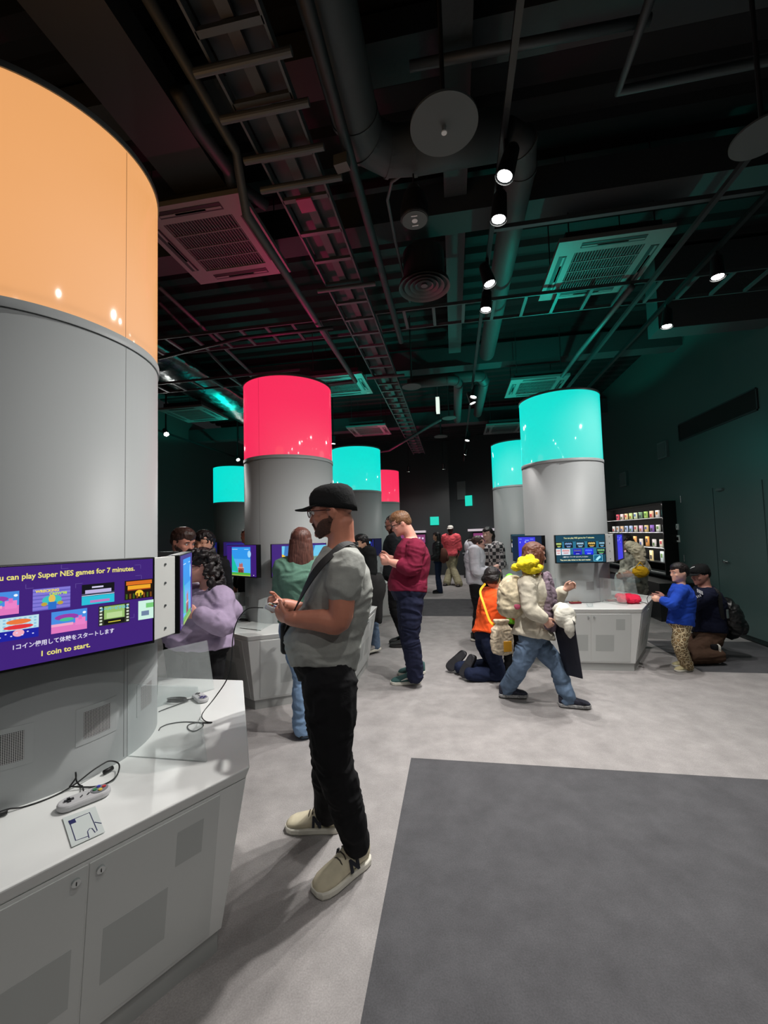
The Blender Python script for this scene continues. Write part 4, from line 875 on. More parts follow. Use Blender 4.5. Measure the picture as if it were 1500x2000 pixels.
# ---------------------------------------------------------------- back of the hall: long dark counter with screens
def backcounter(A, B, label, n_, seed, side):
    A = Vector(A); B = Vector(B); d = (B-A).normalized(); n = V(d.y, -d.x, 0)*side; L = (B-A).length; t = thing('wall_counter', label, 'counter', (A+B)/2)
    MB().prism([A, B, B+V(0, 0, .82), A+V(0, 0, .82)], n*.75).build('base', mat('back_counter_dark', (42, 42, 44)), t)
    MB().prism([A+V(0, 0, .82), B+V(0, 0, .82), B+V(0, 0, .86), A+V(0, 0, .86)], n*.8).build('top', mat('back_counter_top', (120, 122, 124)), t)
    MB().prism([A+V(0, 0, 1.58), B+V(0, 0, 1.58), B+V(0, 0, 1.66), A+V(0, 0, 1.66)], n*.35).build('canopy', mat('canopy_pale_glowing', (215, 205, 215), emit=.25), t)  # pale canopy with a faint glow put into its material
    rg = random.Random(seed)
    for k in range(n_):
        c = A+d*L*(k+.5)/n_+V(0, 0, 1.36); m0 = thing('monitor', 'small pink monitor, %s from the left %s' % ('first second third fourth fifth sixth'.split()[k], label.split(',')[-1].strip()), 'monitor', c-V(0, 0, .16)+n*.2, 'monitors on the far counter')
        MB().box(c+n*.2, d*.29, n*.02, V(0, 0, .17)).build('housing', mon_m, m0); sc = MB().box(c+n*.2225, d*.27, n*.002, V(0, 0, .15)).build('screen', glow((130, 60, 110)), m0)
        q = MB()
        for j in range(4): q.box(c+n*.226+d*(-.18+.12*j)+V(0, 0, rg.uniform(-.05, .06)), d*.035, n*.0005, V(0, 0, .03))
        q.build('game_picture', glow((225, 200, 225)), sc)
backcounter(UV(U_BACK-.02, -4.6, 0), UV(U_BACK-.02, V_OBL-.9, 0), 'long dark counter with monitors under a pale canopy, along the back wall', 6, 3, 1)
backcounter(A0+dd*.9+nn*.03, A0+dd*3.4+nn*.03, 'dark counter with monitors behind the girl in the hoodie, on the angled wall', 3, 5, 1 if V(dd.y, -dd.x, 0).dot(nn) > 0 else -1)
# ================================================================ people
def nrm(v): return Vector(v).normalized()
def pose(pos, f, h, lean=0., arms=0., stance=.055, step=0.):
    """default standing joints; f = facing direction on the floor"""
    f = nrm((f[0], f[1], 0)); l = V(-f.y, f.x, 0); pos = V(pos[0], pos[1], 0)
    def L(a, b, c): return pos+l*a*h+f*b*h+V(0, 0, c*h)
    J = dict(f=f, l=l, h=h, P=L(0, 0, .53), N=L(0, lean, .835), H=L(0, lean*1.25+.012, .935), hd=f)
    for s, k in ((1, 'L'), (-1, 'R')):
        J[k+'H'] = L(s*.052, 0, .50); J[k+'K'] = L(s*stance, .012+s*step*.5, .275); J[k+'A'] = L(s*stance, -.01+s*step, .05)
        J[k+'S'] = L(s*.105, lean*.97, .805); J[k+'E'] = L(s*.135, lean*.6-.01+arms*.02, .625); J[k+'W'] = L(s*(.13-.06*arms), lean*.4+.03+.13*arms, .50+.11*arms)
        J[k+'hd'] = nrm(f*(.2+arms)-V(0, 0, 1-arms)-l*s*.5*arms); J[k+'T'] = f+l*s*.12
    return J
SECT = [(-.12, .078, .060), (-.02, .098, .074), (.12, .097, .072), (.28, .088, .067), (.48, .093, .072), (.68, .101, .074), (.84, .108, .066), (.93, .088, .052), (.98, .055, .042), (1.03, .036, .036)]
def torso_axes(J):
    up = nrm(J['N']-J['P']); lat = (J['LS']-J['RS']); lat = nrm(lat-up*lat.dot(up)); fw = lat.cross(up); return up, lat, fw
def torso(mb, J, e=0., t0=-.2, t1=1.1, fat=1., belly=0., flare=0., mi=0, fem=0.):
    up, lat, fw = torso_axes(J); h = J['h']; ln = (J['N']-J['P']).length; rings = []
    ts = [t0]+[t/50 for t in range(-60, 60) if t0 < t/50 < t1 and t % 3 == 0]+[t1]
    hl = nrm(J['LH']-J['RH'])
    for t in ts:
        tc = min(max(t, SECT[0][0]), SECT[-1][0])
        for a, b in zip(SECT, SECT[1:]):
            if a[0] <= tc <= b[0]: break
        k = (tc-a[0])/(b[0]-a[0]); k = k*k*(3-2*k); w_ = a[1]+(b[1]-a[1])*k; d_ = a[2]+(b[2]-a[2])*k
        ff = 1+(fat-1)*max(0, min(1, (1.0-t)/.3)); w_ *= ff; d_ *= ff
        if fem: w_ *= 1-fem*.16*math.exp(-((t-.33)/.15)**2); d_ *= 1+fem*.12*math.exp(-((t-.68)/.1)**2)
        fwd = belly*math.exp(-((t-.22)/.22)**2); w_ = w_*h+e; d_ = d_*h+e+fwd*.5
        if t < .1: w_ += flare*(.1-t); d_ += flare*(.1-t)
        la = nrm(lat*min(1, max(0, t*1.6))+hl*(1-min(1, max(0, t*1.6)))); fa = la.cross(up)
        c = J['P']+up*ln*t+fa*(fwd*.5-.010*h*math.sin(math.pi*max(0, min(1, t)))*1.0+.006*h)
        ring = []
        for q in range(28):
            an = 2*math.pi*q/28; ca, sa = math.cos(an), math.sin(an); p_ = .82
            ring.append(c+la*w_*math.copysign(abs(ca)**p_, ca)+fa*d_*math.copysign(abs(sa)**p_, sa))
        rings.append(ring)
    mb.loft(rings, mi); return mb
def arm(mb, J, s, e=0., upto=1., fat=1., fromt=0.):
    """s 'L'/'R'; upto 0..1 shoulder-to-elbow, 1..2 elbow-to-wrist"""
    h = J['h']; A, B, C = J[s+'S'], J[s+'E'], J[s+'W']; R0 = [.037, .031, .026, .0255, .017]
    pts = [A, A.lerp(B, .5), B, B.lerp(C, .35), C]; tt = [0, .5, 1, 1.35, 2]; P = []; Q = []
    for i, t in enumerate(tt):
        if t <= upto+1e-6: P.append(pts[i]); Q.append(R0[i]*h*fat+e)
        else:
            k = (upto-tt[i-1])/(t-tt[i-1])
            if k > .05: P.append(pts[i-1].lerp(pts[i], k)); Q.append((R0[i-1]*(1-k)+R0[i]*k)*h*fat+e)
            break
    inn = A.lerp(J['N'].lerp(J['P'], .22), .45); mb.limb([inn]+P, [.036*h*fat+e]+Q); return mb
def leg(mb, J, s, e=0., upto=2., fat=1., hem=0.):
    h = J['h']; A, B, C = J[s+'H'], J[s+'K'], J[s+'A']; R0 = [.056, .050, .037, .035, .024]
    pts = [A, A.lerp(B, .45), B, B.lerp(C, .35), C]; Q = [r*h*(fat if i < 2 else 1+(fat-1)*.5)+e for i, r in enumerate(R0)]
    Q[-1] += hem; Q[-2] += hem*.4
    if hem: pts[-1] = C+(C-B).normalized()*.012*h
    mb.limb(pts, Q, sub=5); return mb
def hand(mb, Wp, d, n, th, s=1., curl=.5, curls=None):
    """palm and five fingers: d wrist-to-knuckles, n the way the palm faces, th the thumb side"""
    d = nrm(d); n = nrm(n-d*n.dot(d)); th = nrm(th-d*th.dot(d)-n*th.dot(n))
    rg = []
    for k, (a, w_, t_) in enumerate(((-.012, .026, .021), (.01, .030, .019), (.04, .038, .017), (.07, .042, .0145), (.09, .041, .012), (.098, .034, .008))):
        c = Wp+d*a*s+n*.002*s; rg.append([c+(th*w_*math.cos(2*math.pi*q/14)+n*t_*math.sin(2*math.pi*q/14))*s for q in range(14)])
    mb.loft(rg)
    for i, (o, L, r) in enumerate(((.031, .072, .0088), (.010, .080, .0090), (-.011, .074, .0086), (-.031, .058, .0076))):
        c = (curls[i] if curls else curl)*(1+.06*i); p = Wp+d*(.086-.004*abs(i-1))*s+th*o*s; q = nrm(d+th*(.09-.06*i)); P = [p-q*.02*s, p]; Rr = [r*s, r*s*1.05]
        for k, (fr, an) in enumerate(((.44, .75), (.31, 1.0), (.25, .75))):
            a = c*an; q = nrm(q*math.cos(a)+n*math.sin(a)) if k == 0 else nrm(q*math.cos(a)+(n-q*n.dot(q)).normalized()*math.sin(a)); p = p+q*L*fr*s; P.append(p); Rr.append(r*s*(1-.08*(k+1)))
        mb.limb(P, Rr, n=8, sub=2)
    p = Wp+d*.022*s+th*.024*s; q = nrm(d*.75+th*.75+n*.25); P = [p-q*.01*s, p]; p2 = p+q*.040*s; q2 = nrm(d*.95+th*.2+n*(.25+.45*curl)); p3 = p2+q2*.032*s; p4 = p3+nrm(d+n*.35*curl)*.024*s
    mb.limb(P+[p2, p3, p4], [.013*s, .0135*s, .011*s, .0098*s, .0082*s], n=8, sub=2)
HEADP = [(-.50, .34, .10, .10), (-.47, .385, -.02, .17), (-.40, .405, .06, .235), (-.31, .40, .17, .275), (-.22, .405, .25, .305), (-.10, .40, .34, .325), (0, .385, .41, .335), (.08, .415, .44, .345), (.20, .41, .455, .35), (.32, .355, .43, .325), (.41, .26, .36, .265), (.47, .15, .24, .17), (.50, .04, .10, .07)]
def head(mb, Hc, f, u, s, nose=1.):
    l = nrm(u.cross(f)); f = nrm(l.cross(u)); rings = []
    for t, fr, bk, hw in HEADP:
        ring = []
        for k in range(28):
            a = 2*math.pi*k/28; ca, sa = math.cos(a), math.sin(a)
            x = hw*math.copysign(abs(ca)**.85, ca); y = (fr*abs(sa)**.78 if sa > 0 else -bk*abs(sa)**.85)
            if sa > 0 and -.45 < t < .3: y *= 1-.0*ca
            ring.append(Hc+(l*x+f*y+u*t)*s)
        rings.append(ring)
    mb.loft(rings)
    def E(x, y, z, a, b, c, tilt=0): 
        ff = nrm(f+u*tilt); uu = nrm(u-f*tilt); mb.ell(Hc+(l*x+f*y+u*z)*s, l*a*s, ff*b*s, uu*c*s, 12, 8)
    # nose, brow, lips, chin, cheeks, ears
    rg = []
    for z, y, hw, dp in ((.07, .40, .03, .03), (0, .43, .035, .05), (-.08, .475, .045, .08), (-.145, .505, .065, .10), (-.175, .50, .072, .10), (-.20, .45, .055, .06)):
        rg.append([Hc+(l*hw*math.cos(2*math.pi*k/10)+f*((y-dp*.5*(1) if 1 else y)+(dp*.5+(.0 if nose == 1 else (nose-1)*.05))*math.sin(2*math.pi*k/10))+u*z)*s for k in range(10)])
    mb.loft(rg)
    E(0, .385, -.275, .115, .055, .024); E(0, .375, -.325, .10, .055, .03); E(0, .36, -.44, .10, .07, .06)
    for g in (-1, 1):
        E(g*.14, .37, .075, .12, .055, .03); E(g*.19, .30, -.12, .10, .09, .09)
        E(g*.345, -.03, -.05, .028, .075, .125, -.15); E(g*.365, -.065, -.02, .022, .05, .09, -.2)
def head_axes(J):
    f = nrm(J['hd']); u = V(0, 0, 1) if 'hu' not in J else nrm(J['hu']); l = nrm(u.cross(f)); u = nrm(f.cross(l)); return f, u, l
def shoe(par, heel, toe, s, mt, sole_m, name='shoe', accent=None, laces=None, swoop=None, up=V(0, 0, 1)):
    heel, toe = Vector(heel), Vector(toe); d = nrm(toe-heel); L = (toe-heel).length; w_ = nrm(up.cross(d)); up = nrm(d.cross(w_))
    st = [(0, .020, .060, .115), (.05, .034, .062, .122), (.15, .041, .06, .122), (.30, .043, .05, .125), (.42, .045, .038, .108), (.56, .049, .03, .085), (.72, .053, .026, .070), (.86, .050, .022, .060), (.95, .038, .022, .050), (1, .018, .022, .036)]
    k_ = L/.28; rings = []
    for u_, hw, _, ht in st:
        c = heel+d*L*u_; r_ = []
        for q in range(16):
            a = 2*math.pi*q/16; ca, sa = math.cos(a), math.sin(a); zz = .018+(ht-.018)*(.5+.5*math.copysign(abs(sa)**.8, sa)); ww = hw*(1-.38*max(0, sa)**2)
            r_.append(c+w_*ww*k_*ca+up*zz*k_)
        rings.append(r_)
    o = MB().loft(rings).build(name, mt, par, smooth=True)
    sr = lambda z, g: [heel+d*(L*(u_*1.03-.015))+w_*sg*(hw*g)*k_+up*(z+(.010 if (u_ < .02 or u_ > .97) and z < .01 else 0))*k_ for sg, seq in ((1, st), (-1, st[::-1])) for u_, hw, _, _ in seq]
    MB().loft([sr(.0, 1.02), sr(.008, 1.12), sr(.024, 1.12), sr(.030, 1.03)]).build('sole', sole_m, o, bevel=.002, bseg=1)
    if laces:
        for q in range(4):
            c = heel+d*L*(.36+.07*q)+up*(.126-.0145*q)*k_; MB().tube([c+w_*.028*k_-up*.010, c+w_*.012*k_+up*.002, c-w_*.012*k_+up*.002, c-w_*.028*k_-up*.010], .0032, 6).build('lace', laces, o, smooth=True)
    if laces:
        MB().ell(heel+d*L*.27+up*.122*k_, d*.035*k_, w_*.024*k_, up*.020*k_).build('tongue', mat('tongue_beige', (150, 138, 112), rough=.8), o, smooth=True)
        if 0: MB().tube([heel+d*L*.60+w_*.03*k_+up*.075*k_, heel+d*L*.70+w_*.044*k_+up*.055*k_, heel+d*L*.86+w_*.034*k_+up*.052*k_], .0022, 6).build('seam', laces, o, smooth=True)
    if accent:
        for sg in (-1, 1):
            c = heel+d*L*.40+w_*sg*.0475*k_+up*.062*k_; n_ = nrm(w_*sg+up*.3); x_ = nrm(d); y_ = nrm(n_.cross(x_)*(1 if sg < 0 else 1)); y_ = y_ if y_.z > 0 else -y_
            accent(o, c, x_, y_, n_, k_)
    return o
def person(label, J, skin_c=(205, 150, 125), top=None, legs=None, shoes=None, hair=None, fat=1., belly=0., fem=0., vox=.008, wr=.006, grip=None, arms=True, legs_on=True, name='person', headscale=1., arm_fat=1., leg_fat=1., neck_r=.034, curl=.35, hands=True, nose=1., feet=None, headup=None):
    h = J['h']; base = (J['LA']+J['RA'])/2 if 'base' not in J else J['base']; t = thing(name, label, 'person', (base.x, base.y, 0))
    sk = skin(skin_c); f, u, l = head_axes(J); s = .132*h*headscale if 'hs' not in J else J['hs']
    mb = MB(); torso(mb, J, -.004, -.12, 1.03, fat*.97, belly, fem=fem)
    nb = J['N']-nrm(J['N']-J['P'])*.03*h; mb.limb([nb, J['N']+(J['H']-J['N'])*.25, J['H']+(-f*.13-u*.22)*s], [neck_r*h*1.25, neck_r*h, neck_r*h*.98], n=16)
    head(mb, J['H'], f, u, s, nose)
    hs = h/1.75
    for k in 'LR':
        if arms:
            arm(mb, J, k, -.002, 2., arm_fat)
            if hands:
                d = J[k+'hd']; n_ = J.get(k+'pn', None); th = J.get(k+'th', None)
                if n_ is None: n_ = J['l']*(-1 if k == 'L' else 1)+J['f']*.1
                if th is None: th = J['f'] if abs(nrm(d).z) > .6 else V(0, 0, 1)
                hand(mb, J[k+'W'], d, Vector(n_), Vector(th), hs*J.get('handk', 1.), J.get(k+'curl', curl), J.get(k+'curls'))
        if legs_on:
            leg(mb, J, k, -.004, 2., leg_fat); a = J[k+'A']; tv = nrm(J[k+'T']); mb.limb([a-tv*.01*hs, a+tv*.02*hs-V(0, 0, .03*hs), a+tv*.035*hs-V(0, 0, .045*hs)], [.022*hs, .021*hs, .016*hs], n=10)
    body = remeshed(mb, 'body', sk, t, vox, 2)
    if top:
        c, sl, t0, e = top['mat'], top.get('sleeve', 2), top.get('hem', -.05), top.get('e', .012)
        mb = MB(); torso(mb, J, e, t0, .995, fat, belly, top.get('flare', 0), fem=fem)
        if sl:
            for k in 'LR': arm(mb, J, k, top.get('se', e+.003), sl if not isinstance(sl, dict) else sl[k], arm_fat)
        if top.get('collar'): mb.tube([J['N']-nrm(J['N']-J['P'])*.02*h, J['N']+(J['H']-J['N'])*.12], [neck_r*h*1.6, neck_r*h*1.35], 18)
        remeshed(mb, top.get('name', 'shirt'), c, t, top.get('vox', vox*1.1), 3, top.get('wr', wr), 8)
    if legs:
        c, e, hem = legs['mat'], legs.get('e', .006), legs.get('hem', .01); mb = MB(); torso(mb, J, e*.8, -.14, legs.get('waist', .12), fat, belly*.6, fem=fem)
        for k in 'LR': leg(mb, J, k, e, 2., leg_fat, hem)
        remeshed(mb, legs.get('name', 'trousers'), c, t, vox*1.1, 3, legs.get('wr', wr), 8)
    if shoes:
        for k in 'LR':
            if feet and k in feet: hp, tp = feet[k]
            else:
                a = J[k+'A']; tv = nrm(J[k+'T']); ln = shoes.get('len', .165)*h; hp = V(a.x, a.y, a.z-.05*h)-tv*ln*.28; tp = V(a.x, a.y, a.z-.05*h)+tv*ln*.72
                if tv.z == 0: hp.z = tp.z = max(0, a.z-.05*h)
            shoe(t, hp, tp, 1, shoes['mat'], shoes['sole'], accent=shoes.get('accent'), laces=shoes.get('laces'), up=J.get(k+'sup', V(0, 0, 1)))
    P = lambda x, y, z: J['H']+(l*x+f*y+u*z)*s
    def He(mb, x, y, z, a, b, c): mb.ell(P(x, y, z), l*a*s, f*b*s, u*c*s, 18, 12)
    if hair:
        hm = hair['mat']; ty = hair['type']; mb = MB()
        He(mb, 0, -.05, .155, .385, .455, .395)
        if ty in ('short', 'thick'):
            if ty == 'thick': He(mb, 0, .02, .28, .36, .42, .30)
            He(mb, 0, -.22, -.02, .31, .27, .26)
        if ty in ('bob', 'long'):
            L = hair.get('len', 1.0); g = V(0, 0, -1); b0 = P(0, -.14, .1); rg = []
            for i in range(9):
                tt_ = i/8; c = b0+(g*L*tt_-f*.16*math.sin(tt_*2.2)*1.0)*s; wx = (.40+.08*math.sin(tt_*3))*(1-.15*tt_**3); wy = .34*(1-.45*tt_)
                rg.append([c+l*wx*s*math.cos(2*math.pi*q/20)+f*wy*s*math.sin(2*math.pi*q/20) for q in range(20)])
            mb.loft(rg)
            if hair.get('fringe', True): He(mb, 0, .22, .27, .30, .22, .16)
            if hair.get('sides'):
                for g in (-1, 1): He(mb, g*.30, .06, -.12, .13, .30, .42); He(mb, g*.27, .0, -.5, .15, .26, .35)
        if ty == 'pony':
            He(mb, 0, -.2, .0, .32, .28, .28); mb.limb([P(0, -.42, .1), P(0, -.62, .05), P(0, -.66, -.3), P(0, -.55, -.6)], [.09*s, .13*s, .11*s, .04*s])
        if ty == 'curly':
            rr = random.Random(3)
            for i in range(420):
                a = rr.uniform(-2.6, 2.6); zz = rr.uniform(-1.35, .45); rad = .46 if zz > -.3 else .52-.1*(zz+.3)*-1*.0; yy = -.12-math.cos(a)*rad*.95 if zz < .2 else -.05-math.cos(a)*.4
                xx = math.sin(a)*rad*(.95 if zz > -.4 else 1.05); 
                if yy > -.04 and zz < .26: continue
                mb.sph(P(xx, yy, zz), rr.uniform(.045, .085)*s, 8, 6)
            for i in range(20): mb.sph(P(rr.uniform(-.3, .3), rr.uniform(.0, .25), rr.uniform(.36, .45)), .1*s, 8, 6)
        remeshed(mb, 'hair', hm, t, min(vox, .007), 1 if ty == 'curly' else 2, hair.get('wr', .004), hair.get('wsc', 26))
    return t, P, s, (f, u, l)
def glasses(t, P, s, l, f, u, c=(20, 15, 15)):
    fr = mat('glasses_frame', c, rough=.3); mb = MB()
    for g in (-1, 1):
        mb.tube([P(g*.165+.115*math.cos(a), .455, .0+.085*math.sin(a)) for a in [2*math.pi*k/16 for k in range(17)]], .010*s, 6)
        mb.tube([P(g*.28, .45, .03), P(g*.345, .40, .03), P(g*.36, .1, .01), P(g*.365, -.05, .0)], .013*s, 6)
    mb.tube([P(-.055, .46, .02), P(.055, .46, .02)], .012*s, 6)
    o = mb.build('glasses', fr, t, smooth=True)
    for g in (-1, 1): MB().prism([P(g*.165+.11*math.cos(a), .452, .08*math.sin(a)) for a in [2*math.pi*k/14 for k in range(14)]], f*.004*s).build('lens', acrylic(), o)
def eyes(t, P, s, f, hair_m=None):
    for g in (-1, 1):
        o = MB().sph(P(g*.15, .345, .0), .05*s, 12, 8).build('eye', mat('eye_white', (225, 220, 215), rough=.2), t, smooth=True)
        MB().sph(P(g*.15, .376, .0), .024*s, 10, 8).build('iris', mat('iris_dark', (35, 22, 16), rough=.15), o, smooth=True)
        if hair_m: MB().tube([P(g*.07, .43, .085), P(g*.15, .432, .105), P(g*.24, .38, .085)], [.012*s, .018*s, .010*s], 8).build('eyebrow', hair_m, t, smooth=True)
def beard(t, P, s, mt, thick=.014):
    def at(t_):
        for a, b in zip(HEADP, HEADP[1:]):
            if a[0] <= t_ <= b[0]: k = (t_-a[0])/(b[0]-a[0]); return [a[i]+(b[i]-a[i])*k for i in range(4)]
        return HEADP[0]
    rg = []; n = 30
    for j in range(8):
        ring = []
        for k in range(n):
            a = -.12+(math.pi+.24)*k/(n-1); ca, sa = math.cos(a), math.sin(a); fx = abs(ca); zt = -.37+.22*max(0, min(1, (fx-.42)/.55)); zb = -.515+.14*max(0, (fx-.5))
            z = zb+(zt-zb)*j/7; _, fr, bk, hw = at(z); th = thick if 0 < j < 7 else .004
            ring.append(P((hw+th)*math.copysign(abs(ca)**.85, ca), max(-.05+.19*max(0, min(1, (-.14-z)/.36)), (fr+th)*(abs(sa)**.78)*(1 if sa > 0 else -1)), z-(thick*.8 if j == 0 else 0)))
        for k in range(6): ring.append(P(-.2+.4*k/5, .02, (ring[0].z*0+(-.5+.03*j) if 0 else -.42+.02*j)))
        rg.append(ring)
    mb = MB(); mb.loft(rg); mb.limb([P(-.14, .355, -.33), P(-.12, .40, -.245), P(0, .432, -.222), P(.12, .40, -.245), P(.14, .355, -.33)], [.026*s]*5, n=8)
    for g in (-1, 1): mb.limb([P(g*.325, -.0, .04), P(g*.318, .01, -.08), P(g*.305, .03, -.20)], [.022*s, .032*s, .045*s], n=8)
    return mb.build('beard', mt, t, smooth=True)
def cap(t, P, s, l, f, u, mt, brim=.30, name='cap', mt2=None, zb=.13):
    mb = MB(); rg = []
    for z, k in ((zb, 1), (zb+.08, 1.0), (zb+.18, .975), (zb+.28, .89), (zb+.36, .72), (zb+.405, .48), (zb+.42, .2), (zb+.422, .05)):
        rg.append([P(.385*k*math.cos(a), -.03+(.485 if math.sin(a) > 0 else .47)*k*math.sin(a), z+(.02*math.sin(a) if k > .9 else 0)-(.085*(1-math.sin(a)) if z < zb+.05 else .06*(1-math.sin(a)) if z < zb+.1 else .03*(1-math.sin(a)) if z < zb+.2 else 0)) for a in [2*math.pi*q/36 for q in range(36)]])
    mb.loft(rg); o = mb.build(name, mt, t, smooth=True)
    top = []; n = 15
    for z0 in (0, -.03):
        top.append([P(.31*math.cos(a)*(1), (.40+(brim+.06)*math.sin(a) if 1 else 0), zb+.035+z0-.05*abs(math.cos(a))**1.5+.03*(math.sin(a))*0-.04*math.sin(a)) for a in [math.pi*q/(n-1) for q in range(n)]]+[P(.31-.62*q/6, .22+.20*math.sin(math.pi*q/6), zb+.035+z0) for q in range(6, -1, -1)])
    top[1] = [p for p in top[1]]
    MB().loft(top).build('brim', mt2 or mt, o, bevel=.0015, bseg=1)
    MB().sph(P(0, -.03, zb+.425), .02*s, 8, 6).build('cap_button', mt, o, smooth=True)
    return o
# ---------------------------------------------------------------- the man in the black cap
blk = cloth('black', (22, 22, 24)); denim_dk = cloth('navy_denim', (32, 36, 58)); white_sole = mat('rubber_white', (215, 212, 200), rough=.6); dk_sole = mat('rubber_dark', (30, 30, 30), rough=.6)
F1 = nrm((-1, .04, 0)); L1 = V(-F1.y, F1.x, 0)
J = dict(f=F1, l=L1, h=1.80, P=W(641, 1300, 2.02), N=W(672, 1072, 2.01), H=W(650, 998, 2.0), hd=nrm((-1, .03, -.10)), hs=.238,
         LS=W(675, 1105, 1.84), RS=W(664, 1102, 2.18), LE=W(662, 1214, 1.80), RE=W(618, 1205, 2.22), LW=W(568, 1208, 1.84), RW=W(556, 1181, 2.10),
         LH=W(645, 1330, 1.92), RH=W(640, 1330, 2.11), LK=W(650, 1475, 1.90), RK=W(640, 1465, 2.18), LA=W(694, 1636, 2.0), RA=W(640, 1578, 2.27),
         Lhd=W(520, 1196, 1.93)-W(568, 1208, 1.84), Rhd=W(518, 1184, 2.02)-W(556, 1181, 2.10), LT=V(-.77, -.62, 0), RT=V(-1, .05, 0), handk=.92)
J['Lpn'] = V(.1, .9, .45); J['Lth'] = V(-.2, .1, 1); J['Rpn'] = V(-.1, -.9, .35); J['Rth'] = V(-.2, 0, 1); J['Lcurl'] = 1.3; J['Rcurl'] = 1.3
grey_t = cloth('grey_melange', (160, 162, 157), vary=.12); cream = mat('sneaker_cream', (205, 196, 170), rough=.75, vary=.08, vscale=20)
def n_logo(o, c, x_, y_, n_, k):
    x_ = x_ if x_.x < 0 else -x_
    text_mesh('N', .062*k, mat('logo_navy', (18, 20, 34), rough=.6), c, -x_ if n_.y < 0 else x_, y_, n_, o, name='logo', bold=.0035*k, off=.004, ext=.003)
t, P, s, (f, u, l) = person('man in black cap and grey t-shirt holding a controller in front of the nearest counter', J, skin_c=(186, 122, 100),
    top=dict(mat=grey_t, sleeve=.42, hem=-.03, e=.013, se=.014, vox=.0065, wr=.005), legs=dict(mat=blk, e=.012, hem=.003, waist=.06, wr=.007), 
    shoes=dict(mat=cream, sole=white_sole, laces=mat('lace_dark', (60, 52, 44)), accent=n_logo), feet=dict(L=(V(-.125, 2.075, 0), V(-.345, 1.875, 0)), R=(V(-.275, 2.285, 0), V(-.565, 2.305, 0))),
    fat=1.06, belly=.085, arm_fat=1.12, leg_fat=1.12, vox=.0055, neck_r=.036)
for c in list(t.children):
    if c.name.startswith('hair'): c.scale = (1, 1, 1)
hm = mat('beard_brown', (74, 48, 38), rough=.9, bump=.5, bscale=200, vary=.3, vscale=120)
beard(t, P, s, hm)
N_ = J['N']+V(-.012, 0, -.006); MB().tube([N_+V(-.072*math.cos(a)+.0, .076*math.sin(a), .006-.016*math.cos(a)) for a in [2*math.pi*k/32 for k in range(33)]], .011, 10).build('collar', grey_t, t, smooth=True)
glasses(t, P, s, l, f, u, (52, 14, 14)); eyes(t, P, s, f, hm)
capm = mat('cap_black_cotton', (26, 27, 28), rough=.9, bump=.3, bscale=60, spec=.2); cap(t, P, s, l, f, u, capm, brim=.30, zb=.13)
man_cap = t
# shoulder bag: strap across the back and chest, bag at the far hip
def ribbon(pts, wid, th, mt, name, label=None, parent=None, cat=None, nrmv=None):
    P_, _ = smooth_path(pts, [1]*len(pts), 5); rings = []
    for i, p in enumerate(P_):
        d = nrm(P_[min(i+1, len(P_)-1)]-P_[max(i-1, 0)]); n_ = nrmv(p) if nrmv else V(0, -1, 0); n_ = nrm(n_-d*n_.dot(d)); w_ = d.cross(n_)
        ww = wid[0]+(wid[1]-wid[0])*i/(len(P_)-1) if hasattr(wid, '__len__') else wid
        rings.append([p+w_*ww/2+n_*th/2, p-w_*ww/2+n_*th/2, p-w_*ww/2-n_*th/2, p+w_*ww/2-n_*th/2])
    o = MB().loft(rings).build(name, mt, parent)
    if label: tag(o, label, cat)
    return o
webm = mat('black_webbing', (14, 14, 16), rough=.7)
bag = thing('shoulder_bag', 'black shoulder bag worn across the chest of the man in the cap', 'bag', W(566, 1250, 2.10))
cc = J['P'].lerp(J['N'], .6); nv = lambda p: nrm(V(p.x-cc.x, (p.y-cc.y), .25))
ribbon([W(707, 1104, 1.99), W(703, 1078, 1.93), W(690, 1062, 1.88), W(670, 1064, 1.83), W(650, 1081, 1.80), W(628, 1102, 1.785), W(607, 1130, 1.79), W(588, 1165, 1.83), W(572, 1198, 1.90), W(562, 1225, 1.98)], (.022, .052), .004, webm, 'strap', parent=bag, nrmv=nv)
b0 = W(562, 1238, 2.07); MB().box(b0, V(.03, .01, 0), V(-.02, .10, 0), V(0, 0, .075)).build('pouch', mat('bag_nylon', (18, 18, 20), rough=.6, bump=.3, bscale=40), bag, bevel=.02, bseg=4)
MB().box(W(693, 1062, 1.90), V(.016, 0, 0), V(0, .006, 0), V(0, 0, .008)).build('buckle', chrome, bag)
pcn = W(531, 1190, 1.965); gamepad(pcn, V(.12, -.9, .05), 'grey controller held in both hands by the man in the cap', up=nrm(V(.35, .1, .85)), s=1.0, body=(190, 190, 192))
cable([W(514, 1187, 1.965), W(484, 1189, 1.955), W(464, 1212, 1.93), W(455, 1245, 1.9), W(452, 1290, 1.86), W(444, 1325, 1.80), W(420, 1362, 1.72), gp(399, 1388, .03), gp(394, 1400, .01), gp(402, 1409), gp(414, 1411), gp(404, 1412), gp(385, 1411), gp(368, 1416), gp(368, 1424), gp(380, 1428), gp(396, 1419), gp(392, 1412), gp(360, 1410), gp(330, 1414), gp(296, 1424), gp(292, 1429)], 'long black cable hanging from the held controller down to the counter', r=.0024)
o = MB().tube([gp(287, 1434, .006), gp(293, 1422, .006)], .008, 10).build('cable_plug', cable_m, smooth=True); tag(o, 'black plug at the end of the held controller cable', 'plug')
